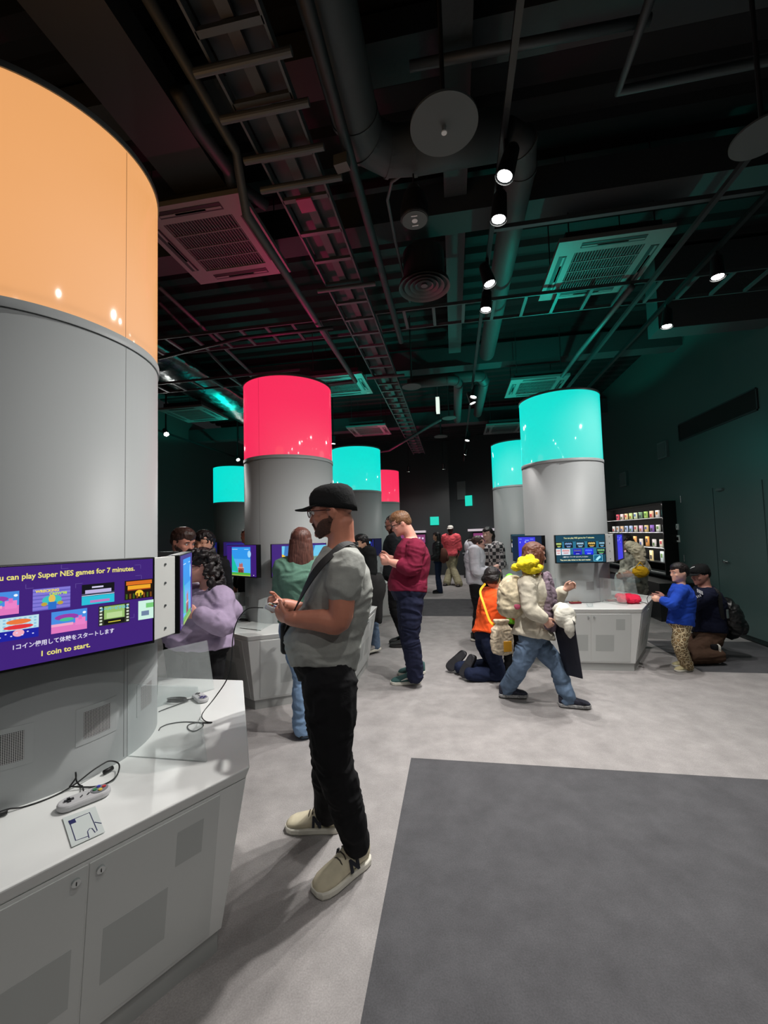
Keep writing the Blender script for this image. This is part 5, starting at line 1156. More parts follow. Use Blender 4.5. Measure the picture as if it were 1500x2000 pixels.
# ---------------------------------------------------------------- woman with long curly hair
J = pose(W(398, 1200, 2.98), (-.78, -.62), 1.53); cx = W(398, 1200, 2.98)
J.update(H=W(391, 1104, 2.93), N=W(410, 1150, 2.97), hd=nrm((-.9, -.55, -.12)), hs=.225, LE=W(438, 1222, 2.78), LW=W(388, 1200, 2.62), Lhd=nrm((-1, -.2, .2)), RE=W(330, 1215, 3.2), RW=W(330, 1200, 2.98), Rhd=nrm((-.3, -1, .2)))
J['LS'] = W(430, 1170, 2.88); J['RS'] = W(372, 1165, 3.12)
lil = cloth('lilac_knit', (158, 142, 168)); hb = hair_mat('black', (26, 19, 20))
t, P, s, (f, u, l) = person('woman in lilac top with long dark curly hair beyond the nearest counter', J, skin_c=(208, 150, 135), top=dict(mat=lil, sleeve=1.9, hem=.02, e=.016, wr=.006, flare=.1), legs=dict(mat=blk, hem=.01),
    shoes=dict(mat=blk, sole=dk_sole), hair=dict(mat=hb, type='curly', wr=.006), fat=1.55, belly=.09, fem=.8, arm_fat=1.35, leg_fat=1.4, vox=.008)
glasses(t, P, s, l, f, u, (60, 20, 30)); eyes(t, P, s, f, hb); MB().ell(P(0, .41, -.30), l*.10*s, f*.03*s, u*.025*s).build('lips', mat('lips_red', (160, 70, 80), rough=.4), t, smooth=True)
# ---------------------------------------------------------------- men beyond her
J = pose(W(360, 1100, 3.5), (.9, -.35), 1.66); J.update(H=W(357, 1058, 3.47), hd=nrm((.85, -.3, -.28)))
hbr = hair_mat('brown', (58, 38, 32))
t, P, s, (f, u, l) = person('man with short brown hair looking down, behind the woman with curly hair', J, skin_c=(200, 135, 115), top=dict(mat=cloth('white', (190, 190, 195)), sleeve=1), legs=dict(mat=blk), shoes=dict(mat=blk, sole=dk_sole), hair=dict(mat=hbr, type='thick'), vox=.009)
beard(t, P, s, hbr); eyes(t, P, s, f, hbr)
J = pose(W(402, 1100, 4.0), (-.2, -1), 1.62); t, P, s, a = person('person with black hair between the curly haired woman and the brown haired man', J, top=dict(mat=blk, sleeve=2), legs=dict(mat=blk), shoes=dict(mat=blk, sole=dk_sole), hair=dict(mat=hb, type='thick', wr=.012), vox=.011)
J = pose(W(486, 1100, 6.2), (-.5, -.9), 1.70); t, P, s, a = person('person in black mostly hidden behind the left side of the red drum column', J, top=dict(mat=blk, sleeve=2, hem=-.2), legs=dict(mat=blk, hem=.03), shoes=dict(mat=blk, sole=dk_sole), hair=dict(mat=hb, type='short'), vox=.011)
# ---------------------------------------------------------------- woman in green seen from behind
J = pose(W(592, 1300, 3.32), (-.12, 1), 1.66, stance=.05); J.update(H=W(588, 1058, 3.34), LE=W(549, 1172, 3.30), LW=W(556, 1205, 3.52), RE=W(636, 1180, 3.32), RW=W(620, 1200, 3.55), Lhd=nrm((.1, 1, .1)), Rhd=nrm((-.1, 1, .1)), LA=W(594, 1412, 3.32), RA=W(622, 1412, 3.36), LK=W(590, 1325, 3.34), RK=W(618, 1325, 3.36))
J['LS'] = W(556, 1108, 3.32); J['RS'] = W(622, 1108, 3.36)
grn = cloth('sage_green', (92, 128, 112)); ljean = cloth('light_jeans', (135, 165, 200), vary=.18)
person('woman in green t-shirt with long straight brown hair seen from behind', J, skin_c=(205, 150, 130), top=dict(mat=grn, sleeve=1.0, hem=.02, se=.028, flare=.1), legs=dict(mat=ljean, hem=.045), shoes=dict(mat=blk, sole=dk_sole),
       hair=dict(mat=hair_mat('long_brown', (92, 58, 50)), type='long', len=2.15, fringe=False, wr=.0015, wsc=14), fem=.9, fat=1.05, vox=.008)
# ---------------------------------------------------------------- man with face mask and coat
J = pose(W(712, 1150, 5.55), (-.85, -.5), 1.65, arms=.75); J.update(H=W(706, 1061, 5.5), hd=nrm((-.8, -.5, -.2)), LA=W(733, 1258, 5.55), RA=W(712, 1256, 5.7)); J['LK'] = W(729, 1215, 5.5)
coatm = cloth('black_coat', (26, 28, 28)); jean = cloth('mid_jeans', (100, 120, 145), vary=.2)
t, P, s, (f, u, l) = person('man with black face mask and dark jacket behind the man in the cap', J, skin_c=(205, 160, 135), top=dict(mat=coatm, sleeve=1.9, hem=-.12, e=.03, se=.025, name='jacket'), legs=dict(mat=jean, hem=.015), shoes=dict(mat=mat('sneaker_grey', (170, 170, 168), rough=.7), sole=white_sole), hair=dict(mat=hb, type='thick'), vox=.010)
MB().ell(P(0, .27, -.23), l*.29*s, f*.21*s, u*.20*s).build('face_mask', mat('mask_black', (15, 15, 16), rough=.8), t, smooth=True); eyes(t, P, s, f, hb)
up, la, fw = torso_axes(J); mb = MB(); cN = J['N']; 
mb.prism([cN.lerp(J['P'], .1)+fw*.135+la*x for x in (-.05, .05)]+[cN.lerp(J['P'], .9)+fw*.16+la*x for x in (.06, -.06)], fw*.012); mb.build('white_shirt_front', cloth('white_print', (195, 190, 188), vary=.2), t, bevel=.004)
mb = MB(); rg = []
A, B = W(700, 1126, 5.3), W(742, 1116, 5.3)
for i in range(10):
    k = i/9; c = W(722+14*k, 1122+92*k, 5.32); wd = (.15+.03*math.sin(k*6))*(1-.55*k**3); rg.append([c+V(wd*math.cos(a)*(1+.07*math.sin(3*a+i)), .05*math.sin(a)*(1+.2*math.sin(5*a)), .02*math.sin(2*a)) for a in [2*math.pi*q/24 for q in range(24)]])
tag(MB().loft(rg).build('coat', cloth('charcoal_coat', (48, 48, 48)), smooth=True), 'charcoal coat hanging over the arm of the masked man', 'coat')
# ---------------------------------------------------------------- man in maroon
F7 = nrm((-1, .02, 0)); d7 = 4.30
J = pose(W(797, 1200, d7), F7, 1.82)
J.update(P=W(800, 1158, d7), N=W(806, 1052, d7), H=W(783, 1022, d7), hd=nrm((-1, 0, -.42)), hs=.232, LS=W(812, 1072, d7-.2), RS=W(806, 1072, d7+.2), LE=W(806, 1110, d7-.25), RE=W(790, 1108, d7+.2), LW=W(764, 1098, d7-.17), RW=W(762, 1090, d7+.08),
         Lhd=nrm((-1, .25, .1)), Rhd=nrm((-1, -.3, .1)), LH=W(802, 1175, d7-.1), RH=W(798, 1175, d7+.1), LK=W(802, 1243, d7-.1), RK=W(797, 1240, d7+.12), LA=W(811, 1316, d7-.02), RA=W(812, 1303, d7+.30), LT=V(-1, -.1, 0), RT=V(-1, .05, 0))
J['Lth'] = V(0, 0, 1); J['Rth'] = V(0, 0, 1); J['Lpn'] = V(0, 1, .3); J['Rpn'] = V(0, -1, .3); J['Lcurl'] = J['Rcurl'] = .9
gi = lambda x, y: G(x, y, 0)
mar = cloth('maroon_fleece', (118, 30, 56)); sg = mat('sneaker_green', (62, 100, 98), rough=.7)
def swoosh(o, c, x_, y_, n_, k):
    if n_.y > 0: return
    x_ = x_ if x_.x < 0 else -x_; L_ = [c+x_*a*k+y_*b*k+n_*.003 for a, b in ((-.075, .012), (-.02, .006), (.03, -.004), (.075, -.018))]; MB().tube(L_, [.004, .008, .008, .003], 8).build('side_stripe', mat('stripe_white', (225, 225, 215)), o, smooth=True)
t, P, s, (f, u, l) = person('man in maroon sweatshirt and navy trousers looking down at his hands', J, skin_c=(222, 160, 142), top=dict(mat=mar, sleeve={'L': 1.42, 'R': 1.5}, hem=.02, e=.018, se=.022, name='sweatshirt', collar=False, flare=.0), legs=dict(mat=denim_dk, e=.012, hem=.022, wr=.009),
    shoes=dict(mat=sg, sole=white_sole, accent=swoosh), feet=dict(L=(gi(822, 1336)+V(0, .03, 0), gi(764, 1338)+V(0, .03, 0)), R=(gi(830, 1315), gi(778, 1318))), hair=dict(mat=hair_mat('auburn', (118, 84, 58)), type='thick'), fat=1.22, belly=.055, arm_fat=1.2, leg_fat=1.12, vox=.0075)
glasses(t, P, s, l, f, u); eyes(t, P, s, f, hbr)
wt = J['LW'].lerp(J['LE'], .1); dd_ = nrm(J['LE']-J['LW']); o = MB().tube([wt-dd_*.012, wt+dd_*.012], .036, 16).build('wristwatch', cable_m, t, smooth=True)
# ---------------------------------------------------------------- man behind him
J = pose(W(772, 1150, 6.0), (-1, 0), 1.84, arms=.8); J.update(H=W(767, 1024, 5.95), hd=nrm((-1, -.1, -.35)), LA=W(790, 1242, 6.0), RA=W(792, 1250, 5.8), LW=W(760, 1083, 5.85), RW=W(758, 1083, 6.05), LE=W(776, 1092, 5.8), RE=W(776, 1092, 6.2))
t, P, s, (f, u, l) = person('bearded man in dark t-shirt mostly hidden behind the man in maroon', J, skin_c=(205, 150, 130), top=dict(mat=cloth('dark_print', (40, 44, 48)), sleeve=.8, se=.03), legs=dict(mat=blk), shoes=dict(mat=mat('sneaker_dark', (40, 40, 40)), sole=dk_sole), hair=dict(mat=hbr, type='short'), fat=1.15, vox=.010)
glasses(t, P, s, l, f, u); beard(t, P, s, hbr)
# ---------------------------------------------------------------- far people in the aisle
J = pose(gi(858, 1158), (-1, .1), 1.57, arms=.6); t, P, s, a = person('woman with long black hair and black leather jacket standing far down the aisle', J, top=dict(mat=mat('leather_black', (22, 24, 24), rough=.35, bump=.3, bscale=30), sleeve=1.9, hem=-.02, e=.03, name='jacket'), legs=dict(mat=cloth('dark_jeans', (38, 48, 72)), hem=.03), shoes=dict(mat=blk, sole=dk_sole), hair=dict(mat=hb, type='long', len=1.5), vox=.013)
b_ = W(866, 1085, 10.7); tb = thing('backpack', 'small brown backpack on the back of the woman in the leather jacket', 'bag', b_-V(0, 0, .2)); MB().ell(b_, V(.12, 0, 0), V(0, .16, 0), V(0, 0, .2)).build('pack', cloth('brown_pack', (110, 70, 60)), tb, smooth=True)
MB().ell(b_+V(.09, -.02, -.06), V(.05, 0, 0), V(0, .11, 0), V(0, 0, .09)).build('pocket', cloth('brown_pack', (110, 70, 60)), tb, smooth=True)
J = pose(gi(884, 1141), (-.45, -.9), 1.76, arms=.15, stance=.03, step=.06); J['LA'] = W(896, 1135, 12.1); J['RA'] = W(873, 1133, 12.4); J['RA'].z = .09; J['LA'].z = .09; J['LS'] += V(0, 0, .0)
cor = cloth('coral', (240, 100, 110)); t, P, s, (f, u, l) = person('man in coral shirt and white cap walking far down the aisle', J, skin_c=(60, 38, 32), top=dict(mat=cor, sleeve=1.1, hem=-.14, e=.035, se=.05, flare=.15), legs=dict(mat=cloth('khaki', (165, 158, 130)), hem=.04, e=.03), shoes=dict(mat=mat('sneaker_brown', (60, 52, 48)), sole=dk_sole), hair=dict(mat=hb, type='short'), fat=1.1, vox=.013)
cap(t, P, s, l, f, u, mat('cap_white', (225, 222, 215), rough=.8), brim=.2)
# girl in a pale hoodie
J = pose(gi(934, 1249), (.95, -.25), 1.60, arms=.95); J.update(H=W(934, 1062, 6.05), hd=nrm((.95, -.2, -.22)), LA=W(940, 1236, 6.1), RA=W(930, 1240, 5.98))
hood = cloth('pale_grey_fleece', (198, 198, 206)); t, P, s, (f, u, l) = person('girl with glasses, ponytail and pale grey hoodie beside the right counter', J, skin_c=(215, 165, 150), top=dict(mat=hood, sleeve=1.9, hem=-.10, e=.028, se=.024, name='hoodie'), legs=dict(mat=blk, hem=.012), shoes=dict(mat=mat('sneaker_black_white', (40, 40, 42)), sole=white_sole), hair=dict(mat=hair_mat('dark_brown', (56, 38, 34)), type='pony'), fem=.6, vox=.009)
glasses(t, P, s, l, f, u, (60, 20, 30)); mb = MB(); n0 = J['N']; mb.limb([n0+l*.09-V(0, 0, .0), n0-f*.08+V(0, 0, .03), n0-l*.09], [.03, .06, .03]); mb.ell(n0-f*.10-V(0, 0, .03), l*.10, f*.055, V(0, 0, .09)); mb.build('hood', hood, t, smooth=True)
J = pose(W(958, 1150, 6.9), (-.7, -.8), 1.62, arms=.8); t, P, s, a = person('person in black and white checked top behind the girl in the hoodie', J, skin_c=(220, 175, 160), top=dict(mat=None or cloth('check_black', (38, 38, 42), vary=.5), sleeve=1.1, hem=-.25, e=.03, flare=.2), legs=dict(mat=blk), shoes=dict(mat=blk, sole=dk_sole), hair=dict(mat=hb, type='bob', len=.55), vox=.011)
chk = bpy.data.materials.new('checked_cloth'); chk.use_nodes = True; nt = chk.node_tree; ck = nt.nodes.new('ShaderNodeTexChecker'); ck.inputs['Scale'].default_value = 18; ck.inputs[1].default_value = (.02, .02, .025, 1); ck.inputs[2].default_value = (.45, .42, .42, 1); tcn = nt.nodes.new('ShaderNodeTexCoord'); nt.links.new(tcn.outputs['Object'], ck.inputs['Vector']); nt.links.new(ck.outputs[0], nt.nodes['Principled BSDF'].inputs['Base Color'])
for c in t.children:
    if c.name.startswith('shirt'): c.data.materials[0] = chk
# ---------------------------------------------------------------- kneeling person in orange
d = 4.45; F12 = nrm((.75, .65, 0)); J = pose(W(960, 1280, d), F12, 1.50)
J.update(P=W(950, 1240, d), N=W(972, 1152, d+.02), H=W(962, 1128, d+.05), hd=nrm((.65, .7, -.15)), hs=.215, LS=W(950, 1160, d+.16), RS=W(990, 1166, d-.12), LE=W(965, 1195, d+.28), RE=W(1008, 1200, d), LW=W(1000, 1190, d+.35), RW=W(1030, 1190, d+.15),
         LH=W(944, 1255, d+.08), RH=W(957, 1255, d-.08), LK=G(968, 1305, .06)+V(0, .12, 0), RK=G(975, 1318, .06), LA=W(902, 1292, d+.18), RA=W(922, 1306, d-.04), Lhd=nrm((.8, .3, .2)), Rhd=nrm((.8, .3, .2)), base=G(950, 1312, 0))
J['LA'].z = .075; J['RA'].z = .075
org_m = cloth('orange', (240, 92, 40)); soles = mat('sole_worn_black', (40, 40, 44), rough=.6)
t, P, s, (f, u, l) = person('person in orange top kneeling on the floor by the right counter', J, skin_c=(205, 155, 130), top=dict(mat=org_m, sleeve=1.4, hem=.02, e=.02, flare=.25), legs=dict(mat=cloth('dark_blue_trousers', (30, 38, 62)), hem=.025), hair=dict(mat=hb, type='bob', len=.42), fem=.3, fat=1.05, vox=.0075)
for (hx, hy, hd_, tx, ty, td) in ((903, 1277, 4.66, 874, 1310, 4.68), (920, 1284, 4.44, 901, 1324, 4.44)):
    hp, tp = W(hx, hy, hd_), W(tx, ty, td); tp.z = max(tp.z, .04); shoe(t, hp+(hp-tp)*.12, tp, 1, blk, soles, up=nrm(V(.75, .65, .25)))
bg = thing('drawstring_bag', 'patterned white drawstring bag with yellow patch hanging behind the orange top', 'bag', W(978, 1280, 4.1))
pat = mat('bag_print', (205, 190, 165), rough=.8, vary=.35, vscale=45); c0 = W(980, 1245, 4.15)
mb = MB(); mb.loft([[c0+V(.105*k*math.cos(a), .05*k*math.sin(a), z)*1.0 for a in [2*math.pi*q/24 for q in range(24)]] for z, k in ((-.165, .55), (-.15, .95), (-.05, 1.08), (.08, .98), (.13, .55), (.16, .75), (.175, .70))]); remeshed(mb, 'pouch', pat, bg, .007, 2, .006, 14)
MB().box(c0+V(.04, -.053, -.075), V(.042, .008, 0), V(0, .004, 0), V(0, 0, .05)).build('yellow_patch', mat('patch_yellow', (235, 170, 40), rough=.8), bg, bevel=.003)
ribbon([c0+V(-.03, 0, .12), W(958, 1215, 4.2), W(945, 1180, 4.27), W(938, 1155, 4.36), W(948, 1140, 4.45)], .022, .003, mat('strap_yellow', (250, 195, 40), rough=.7), 'strap', parent=bg)
# child in bright green beyond
J = pose(W(999, 1200, 4.65), (.4, 1), 1.06, arms=.3); t, P, s, a = person('child in bright green hooded top between the kneeling person and the counter', J, top=dict(mat=cloth('lime_green', (110, 200, 50)), sleeve=1.9, hem=-.05, e=.03, name='hooded_top'), legs=dict(mat=blk), shoes=dict(mat=blk, sole=dk_sole), vox=.010)
f, u, l = a; MB().ell(P(0, -.06, .05), l*.44*s, f*.50*s, u*.58*s).build('hood', cloth('lime_green', (110, 200, 50)), t, smooth=True)
# ---------------------------------------------------------------- walking woman with yellow scarf
d = 3.82; J = pose(W(1045, 1300, d), (1, -.08), 1.55)
J.update(P=W(1040, 1236, d), N=W(1044, 1122, d), H=W(1043, 1083, d), hd=nrm((1, -.12, -.1)), hs=.215, LS=W(1050, 1138, d+.17), RS=W(1030, 1140, d-.17), LE=W(1082, 1176, d+.2), LW=W(1102, 1152, d+.05), Lhd=nrm((.75, -.15, .45)), RE=W(1036, 1192, d-.24), RW=W(1062, 1208, d-.26), Rhd=nrm((.55, 0, -.65)),
         LH=W(1046, 1250, d+.08), RH=W(1036, 1250, d-.08), LK=W(1088, 1300, d-.05), RK=W(1014, 1305, d-.05), LA=W(1108, 1363, 3.72), RA=W(990, 1344, 3.96), LT=V(1, -.22, 0), RT=V(1, -.12, 0), base=G(1050, 1370, 0))
J['LA'].z = .085; J['RA'].z = .09
kn = cloth('cream_knit', (205, 198, 180), vary=.12); wj = cloth('washed_jeans', (98, 118, 142), vary=.3); pl = mat('sneaker_plaid', (40, 42, 58), rough=.8, vary=.6, vscale=60)
t, P, s, (f, u, l) = person('woman in cream sweater and blue jeans striding to the right', J, skin_c=(215, 165, 145), top=dict(mat=kn, sleeve=1.85, hem=-.06, e=.028, se=.018, name='sweater', flare=.25, wr=.008), legs=dict(mat=wj, e=.010, hem=.014, wr=.009), shoes=dict(mat=pl, sole=mat('sole_check', (150, 150, 150), vary=.5, vscale=70)), hair=dict(mat=hair_mat('chestnut', (100, 62, 48)), type='bob', len=1.15, sides=True), fem=.5, fat=1.08, arm_fat=1.1, leg_fat=1.05, vox=.0075, curl=.7)
eyes(t, P, s, f)
yel = mat('yellow_plush', (238, 214, 30), rough=.95, bump=.5, bscale=50); mb = MB(); rr = random.Random(2)
pts = [W(1008, 1108, d-.1), W(1018, 1103, d-.2), W(1030, 1100, d-.22), W(1043, 1098, d-.2), W(1020, 1095, d-.15), W(1034, 1090, d-.15), W(1040, 1108, d-.16), W(1046, 1104, d+.1), W(1028, 1108, d-.2)]
for p in pts: mb.ell(p, V(.042, 0, .01), V(0, .04, 0), V(-.01, 0, .032), 12, 8)
mb.limb([W(1022, 1105, d-.05), W(1030, 1112, d-.19), W(1048, 1112, d-.17), W(1056, 1106, d)], [.03, .036, .034, .025]); remeshed(mb, 'scarf', yel, t, .007, 2, .006, 22)
wv = nrm(J['RW']-J['RE']); MB().tube([J['RW']-wv*.045, J['RW']-wv*.01], .046, 18).build('yellow_cuff', yel, t, smooth=True)
mb = MB(); up, la, fw = torso_axes(J); mb.limb([J['N']+fw*.10, J['N'].lerp(J['P'], .3)+fw*.135, J['N'].lerp(J['P'], .55)+fw*.14, J['N'].lerp(J['P'], .85)+fw*.15], [.04, .055, .06, .05]); mb.limb([J['N']+fw*.10-la*.06, J['N'].lerp(J['P'], .3)+fw*.12-la*.08, J['N'].lerp(J['P'], .8)+fw*.13-la*.08], [.03, .045, .045]); remeshed(mb, 'scarf_end', cloth('mauve_grey', (128, 112, 124), vary=.25), t, .008, 2, .008, 16)
bp = thing('backpack', 'floral cream backpack on the back of the striding woman', 'bag', W(1000, 1210, d)); c0 = W(1001, 1165, d)
mb = MB(); mb.ell(c0, V(.13, 0, -.03), V(0, .17, 0), V(.03, 0, .19), 20, 14); mb.ell(c0+V(-.05, -.03, -.08), V(.10, 0, 0), V(0, .13, 0), V(0, 0, .10)); remeshed(mb, 'pack', mat('floral_canvas', (190, 178, 150), rough=.85, vary=.4, vscale=20), bp, .009, 3, .008, 12)
MB().ell(c0+V(-.01, -.158, -.06), V(.03, 0, 0), V(0, .012, 0), V(0, 0, .03)).build('pink_flower', mat('flower_pink', (200, 90, 120), rough=.8), bp, smooth=True)
ribbon([W(1012, 1132, d-.12), W(1026, 1128, d-.20), W(1044, 1140, d-.25), W(1048, 1180, d-.22), W(1020, 1205, d-.15)], .03, .006, kn, 'strap', parent=bp)
tb = thing('tote_bag', 'long flat dark navy bag carried by the striding woman', 'bag', W(1118, 1322, 3.7))
nav = mat('tote_navy', (22, 24, 40), rough=.6, bump=.2, bscale=20); q = [W(1072, 1182, 3.75), W(1090, 1180, 3.6), W(1122, 1215, 3.45), W(1139, 1327, 3.5), W(1103, 1318, 3.72)]
MB().prism(q, V(.02, .05, 0)).build('bag_body', nav, tb, bevel=.008)
mb = MB(); mb.ell(W(1103, 1204, 3.56), V(.085, 0, -.03), V(0, .07, 0), V(.03, 0, .09), 16, 12); mb.ell(W(1112, 1225, 3.5), V(.04, 0, 0), V(0, .05, 0), V(0, 0, .09)); mb.limb([W(1085, 1190, 3.65), W(1100, 1188, 3.6), W(1118, 1215, 3.5)], [.03, .05, .03]); remeshed(mb, 'white_fleece', cloth('white_fleece', (205, 202, 190)), tb, .009, 3, .005, 18)
ribbon([W(1066, 1212, 3.6), W(1072, 1185, 3.68), W(1078, 1178, 3.7)], .012, .004, nav, 'handle', parent=tb)
# ---------------------------------------------------------------- boy in blue and kneeling man
d = 4.50; J = pose(W(1332, 1250, d), (-1, .02), 1.18)
J.update(P=W(1330, 1218, d), N=W(1331, 1141, d), H=W(1327, 1118, d), hd=nrm((-1, .05, -.05)), hs=.19, LS=W(1331, 1153, d-.12), RS=W(1329, 1153, d+.12), LE=W(1314, 1181, d-.16), RE=W(1312, 1180, d+.14), LW=W(1292, 1172, d-.08), RW=W(1290, 1170, d+.06), Lhd=nrm((-1, .2, .1)), Rhd=nrm((-1, -.2, .1)),
         LH=W(1332, 1228, d-.06), RH=W(1330, 1228, d+.06), LK=W(1328, 1262, d-.08), RK=W(1324, 1258, d+.12), LA=W(1341, 1293, d+.05), RA=W(1338, 1288, d+.2), LT=V(-1, -.15, 0), RT=V(-1, 0, 0))
J['LA'].z = .06; J['RA'].z = .06; J['Lcurl'] = J['Rcurl'] = .9
leo = bpy.data.materials.new('leopard_cloth'); leo.use_nodes = True; nt = leo.node_tree; vo = nt.nodes.new('ShaderNodeTexVoronoi'); vo.inputs['Scale'].default_value = 28; vo.feature = 'DISTANCE_TO_EDGE'; rp = nt.nodes.new('ShaderNodeValToRGB'); rp.color_ramp.elements[0].position = .06; rp.color_ramp.elements[1].position = .14; rp.color_ramp.elements[0].color = (*lin((205, 188, 150)), 1); rp.color_ramp.elements[1].color = (*lin((70, 56, 44)), 1); rp.color_ramp.elements.new(.34).color = (*lin((150, 125, 85)), 1)
tcn = nt.nodes.new('ShaderNodeTexCoord'); nt.links.new(tcn.outputs['Object'], vo.inputs['Vector']); nt.links.new(vo.outputs['Distance'], rp.inputs[0]); nt.links.new(rp.outputs[0], nt.nodes['Principled BSDF'].inputs['Base Color']); nt.nodes['Principled BSDF'].inputs['Roughness'].default_value = .9
t, P, s, (f, u, l) = person('boy in blue sweater and leopard print trousers at the right counter', J, skin_c=(232, 180, 155), top=dict(mat=cloth('royal_blue', (34, 72, 178)), sleeve=1.8, hem=-.03, e=.025, se=.02, name='sweater'), legs=dict(mat=leo, e=.012, hem=.02), shoes=dict(mat=mat('sneaker_tan', (190, 180, 140), rough=.8), sole=white_sole), hair=dict(mat=hb, type='thick', wr=.003), fat=1.15, vox=.007)
eyes(t, P, s, f, hb)
gamepad(W(1284, 1170, d), V(.1, -1, .1), 'black game controller held by the boy in blue', up=nrm(V(-.3, 0, .9)), s=.9, body=(25, 25, 28))
cable([W(1282, 1168, d), W(1272, 1160, d), W(1264, 1168, d), W(1266, 1180, d-.05), G(1262, 1178, CH+.006), G(1240, 1172, CH+.006), G(1225, 1166, CH+.006)], 'thin black cable from the boy\'s controller onto the right counter', r=.003)
d = 4.98; J = pose(W(1380, 1250, d), (-1, -.05), 1.77)
J.update(P=W(1388, 1236, d), N=W(1378, 1146, d), H=W(1368, 1122, d), hd=nrm((-1, -.1, -.2)), hs=.225, LS=W(1385, 1162, d-.19), RS=W(1378, 1162, d+.19), LE=W(1340, 1190, d-.1), RE=W(1335, 1192, d+.25), LW=W(1300, 1168, d+.06), RW=W(1298, 1170, d+.3), Lhd=nrm((-1, .1, .15)), Rhd=nrm((-1, 0, .1)),
         LH=W(1392, 1248, d-.09), RH=W(1388, 1248, d+.09), LK=G(1342, 1282, .09), RK=W(1330, 1262, d+.2), LA=W(1398, 1280, d-.25), RA=W(1380, 1285, d+.25), base=G(1385, 1300, 0))
J['LK'].z = .09; J['RK'].z = .10; J['LA'].z = .09; J['RA'].z = .09
nv_ = cloth('navy_jacket', (20, 24, 44)); brn = cloth('brown_trousers', (78, 58, 46))
t, P, s, (f, u, l) = person('kneeling man in navy jacket and brown trousers behind the boy in blue', J, skin_c=(190, 135, 120), top=dict(mat=nv_, sleeve=1.9, hem=.0, e=.025, se=.02, name='jacket'), legs=dict(mat=brn, e=.015, hem=.02), hair=dict(mat=hb, type='short'), fat=1.15, vox=.008)
a_ = J['LA']; shoe(t, a_+V(.03, -.03, .13), a_+V(.04, 0, -.08), 1, blk, white_sole, up=nrm(V(-.9, .25, .05))); a_ = J['RA']; shoe(t, a_+V(.05, 0, .10), a_+V(.04, 0, -.085), 1, blk, white_sole, up=nrm(V(-.9, .1, .05)))
cap(t, P, s, l, f, u, capm, brim=.22); MB().tube([P(-.1, .40, .40), P(0, .36, .46), P(.1, .30, .50)], .02*s, 6).build('cap_mark', mat('mark_white', (230, 230, 230)), t, smooth=True)
q = MB()
for k in range(4): q.tube([W(1362+3*k, 1150+1.5*k, d-.235), W(1363+3*k, 1157+1.5*k, d-.24)], .006, 6)
for k in range(5): q.tube([W(1354+3.2*k, 1166-1.2*k, d-.245), W(1356+3.2*k, 1170-1.2*k, d-.25)], .005, 6)
q.build('white_print', mat('print_white', (215, 215, 220)), t)
bp = thing('backpack', 'black backpack with silver tag on the kneeling man', 'bag', W(1425, 1245, d)); c0 = W(1424, 1208, d-.05); mb = MB(); mb.ell(c0, V(.12, 0, .02), V(0, .16, 0), V(-.03, 0, .24), 20, 14); mb.ell(c0+V(.06, -.02, -.08), V(.09, 0, 0), V(0, .13, 0), V(0, 0, .12)); remeshed(mb, 'pack', mat('nylon_black_shiny', (16, 17, 18), rough=.35, bump=.3, bscale=20), bp, .009, 3, .010, 11)
ribbon([W(1392, 1150, d-.2), W(1404, 1160, d-.24), W(1408, 1185, d-.24), W(1412, 1210, d-.2)], .045, .01, webm, 'strap', parent=bp); MB().box(W(1421, 1199, d-.235), V(.016, .004, 0), V(0, .004, 0), V(0, 0, .05)).build('silver_tag', chrome, bp, bevel=.003)
# person beyond the edge-on blue screen
d = 6.1; J = pose(W(1232, 1200, d), (-.9, -.4), 1.60); J.update(P=W(1235, 1150, d), N=W(1238, 1080, d), H=W(1222, 1058, d-.05), hd=nrm((-.9, -.3, -.4)), LS=W(1244, 1092, d-.16), RS=W(1232, 1092, d+.16), LE=W(1258, 1110, d-.25), LW=W(1235, 1122, d-.38), RE=W(1225, 1115, d+.1), RW=W(1215, 1125, d-.1), Lhd=nrm((-1, -.3, 0)), Rhd=nrm((-1, -.3, 0)))
pw = cloth('grey_white_pattern', (168, 165, 152), vary=.6); t, P, s, (f, u, l) = person('person in patterned grey and white jacket bending over behind the right counter', J, skin_c=(200, 160, 140), top=dict(mat=pw, sleeve=1.8, hem=-.1, e=.045, se=.04, name='jacket', wr=.012), legs=dict(mat=cloth('pale_green_white', (185, 200, 195)), e=.03), shoes=dict(mat=blk, sole=dk_sole), hair=dict(mat=hb, type='bob', len=.5), vox=.009)
mb = MB(); mb.limb([W(1230, 1065, d-.15), W(1245, 1075, d-.25), W(1252, 1095, d-.3)], [.06, .09, .05]); remeshed(mb, 'scarf', cloth('cream_scarf', (200, 190, 165), vary=.3), t, .009, 2, .012, 18)
bg = thing('waist_bag', 'mustard yellow bag held by the person in the patterned jacket', 'bag', W(1252, 1128, 5.7)); mb = MB(); mb.ell(W(1251, 1117, 5.7), V(.11, 0, 0), V(0, .06, 0), V(0, 0, .075)); remeshed(mb, 'pouch', cloth('mustard', (205, 160, 30)), bg, .008, 2, .008, 16)
MB().tube([W(1240, 1110, 5.68), W(1250, 1098, 5.68), W(1262, 1112, 5.68)], .008, 8).build('handle', cloth('mustard', (205, 160, 30)), bg, smooth=True)
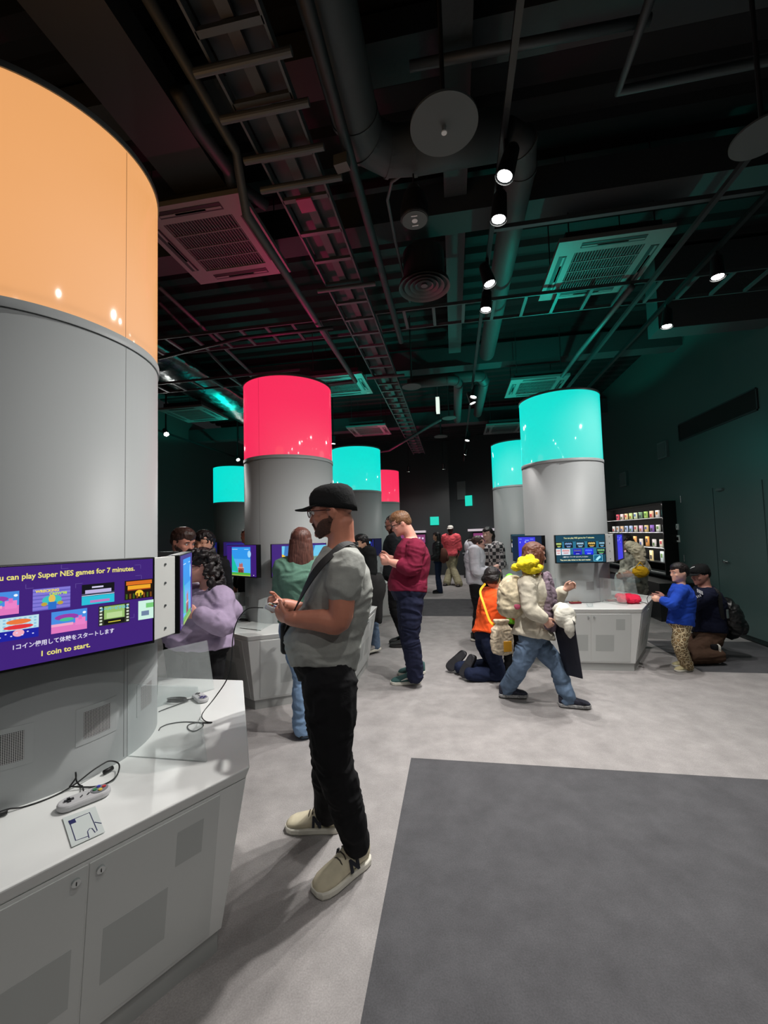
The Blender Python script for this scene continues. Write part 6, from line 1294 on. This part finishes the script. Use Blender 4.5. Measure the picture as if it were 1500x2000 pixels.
# ---------------------------------------------------------------- loose things on the other counters
mb = MB(); rr = random.Random(5)
for k in range(11): mb.ell(G(1218+rr.uniform(-8, 24), 1168+rr.uniform(-4, 4), CH+.045)+V(0, 0, rr.uniform(-.008, .02)), V(.055, 0, 0), V(0, .06, 0), V(0, 0, .032), 12, 8)
kn_r = thing('knit_hat', 'crumpled red pink knit hat lying on the right counter', 'hat', G(1228, 1170, CH)); remeshed(mb, 'knit', mat('knit_red', (225, 30, 70), rough=.95, bump=.6, bscale=90), kn_r, .006, 2, .006, 24)
def nespad(px, py, label, c=(120, 30, 40)):
    p = G(px, py, CH+.003); dv = V(p.x-C3.x, p.y-C3.y, 0); p = V(C3.x, C3.y, p.z)+dv.normalized()*max(dv.length, .545); t = thing('game_controller', label, 'controller', p); MB().box(p+V(0, 0, .010), V(.062, 0, 0), V(0, .027, 0), V(0, 0, .010)).build('shell', mat('pad_red', c, rough=.4), t, bevel=.003)
    MB().box(p+V(0, 0, .0208), V(.056, 0, 0), V(0, .019, 0), V(0, 0, .0008)).build('face_plate', mat('pad_gold', (190, 160, 110), rough=.3, metal=.4), t); MB().cyl(p+V(.035, 0, .021), p+V(.035, 0, .025), .007, 12).build('button', mat('pad_btn', (90, 15, 25)), t)
    MB().box(p+V(-.035, 0, .023), V(.011, 0, 0), V(0, .0035, 0), V(0, 0, .0012)).box(p+V(-.035, 0, .023), V(.0035, 0, 0), V(0, .011, 0), V(0, 0, .0012)).build('direction_pad', dkp, t); return t
dkp = mat('pad_dark', (38, 38, 42), rough=.4)
nespad(1121, 1176, 'thin dark red controller lying left on the right counter'); nespad(1196, 1174, 'dark red controller beside the knit hat on the right counter')
g2 = lambda x, y, h=0.: G(x, y, CH+.006+h)
cable([g2(1109, 1174), g2(1098, 1174), g2(1097, 1170, .02), g2(1110, 1169, .01), g2(1135, 1172), g2(1150, 1174), g2(1170, 1175)], 'thin black cable looping left of the red controller', r=.003)
cable([g2(1152, 1171), g2(1160, 1168, .02), g2(1172, 1171, .01), g2(1182, 1174)], 'short black cable joined to the controller by the knit hat', r=.003)
q = thing('sticker', 'small outline sticker in the middle of the right counter edge', 'sticker', G(1153, 1182, CH)); MB().prism([G(x, y, CH+.0006) for x, y in ((1145, 1186), (1160, 1186), (1158, 1178), (1144, 1178))], V(0, 0, .0004)).build('paper', mat('sticker_paper', (200, 208, 206)), q); MB().tube([G(x, y, CH+.0015) for x, y in ((1146, 1179), (1149, 1185), (1157, 1184), (1157, 1179))], .0012, 5).build('drawn_line', ink, q)
# left side counter: papers, pads and coiled cable
pg = thing('leaflet', 'pale paper leaflet lying on the counter left of the held controller', 'paper', g2(500, 1221)); MB().prism([g2(468, 1226), g2(510, 1231), g2(523, 1219), g2(492, 1214)], V(0, 0, .002)).build('sheet', mat('paper_white', (205, 208, 206)), pg, bevel=.0005)
pts = [g2(452, 1216)]
for k in range(18): a = k*2*math.pi/6; pts.append(g2(478, 1212)+V(math.cos(a)*(.07+.01*math.sin(k)), math.sin(a)*.035, .003+.001*k))
pts += [g2(500, 1206), g2(520, 1208)]; cable(pts, 'coil of thin grey cable on the counter by the red drum column', r=.003)
gamepad(g2(470, 1204), V(1, .2, 0), 'grey controller beside the coil on the red drum counter', s=.95, colours=False)
gamepad(g2(1018, 1160) if False else G(1010, 1128, CH+.004), V(1, .1, 0), 'grey controller on the counter behind the green hooded child', s=1, colours=False)
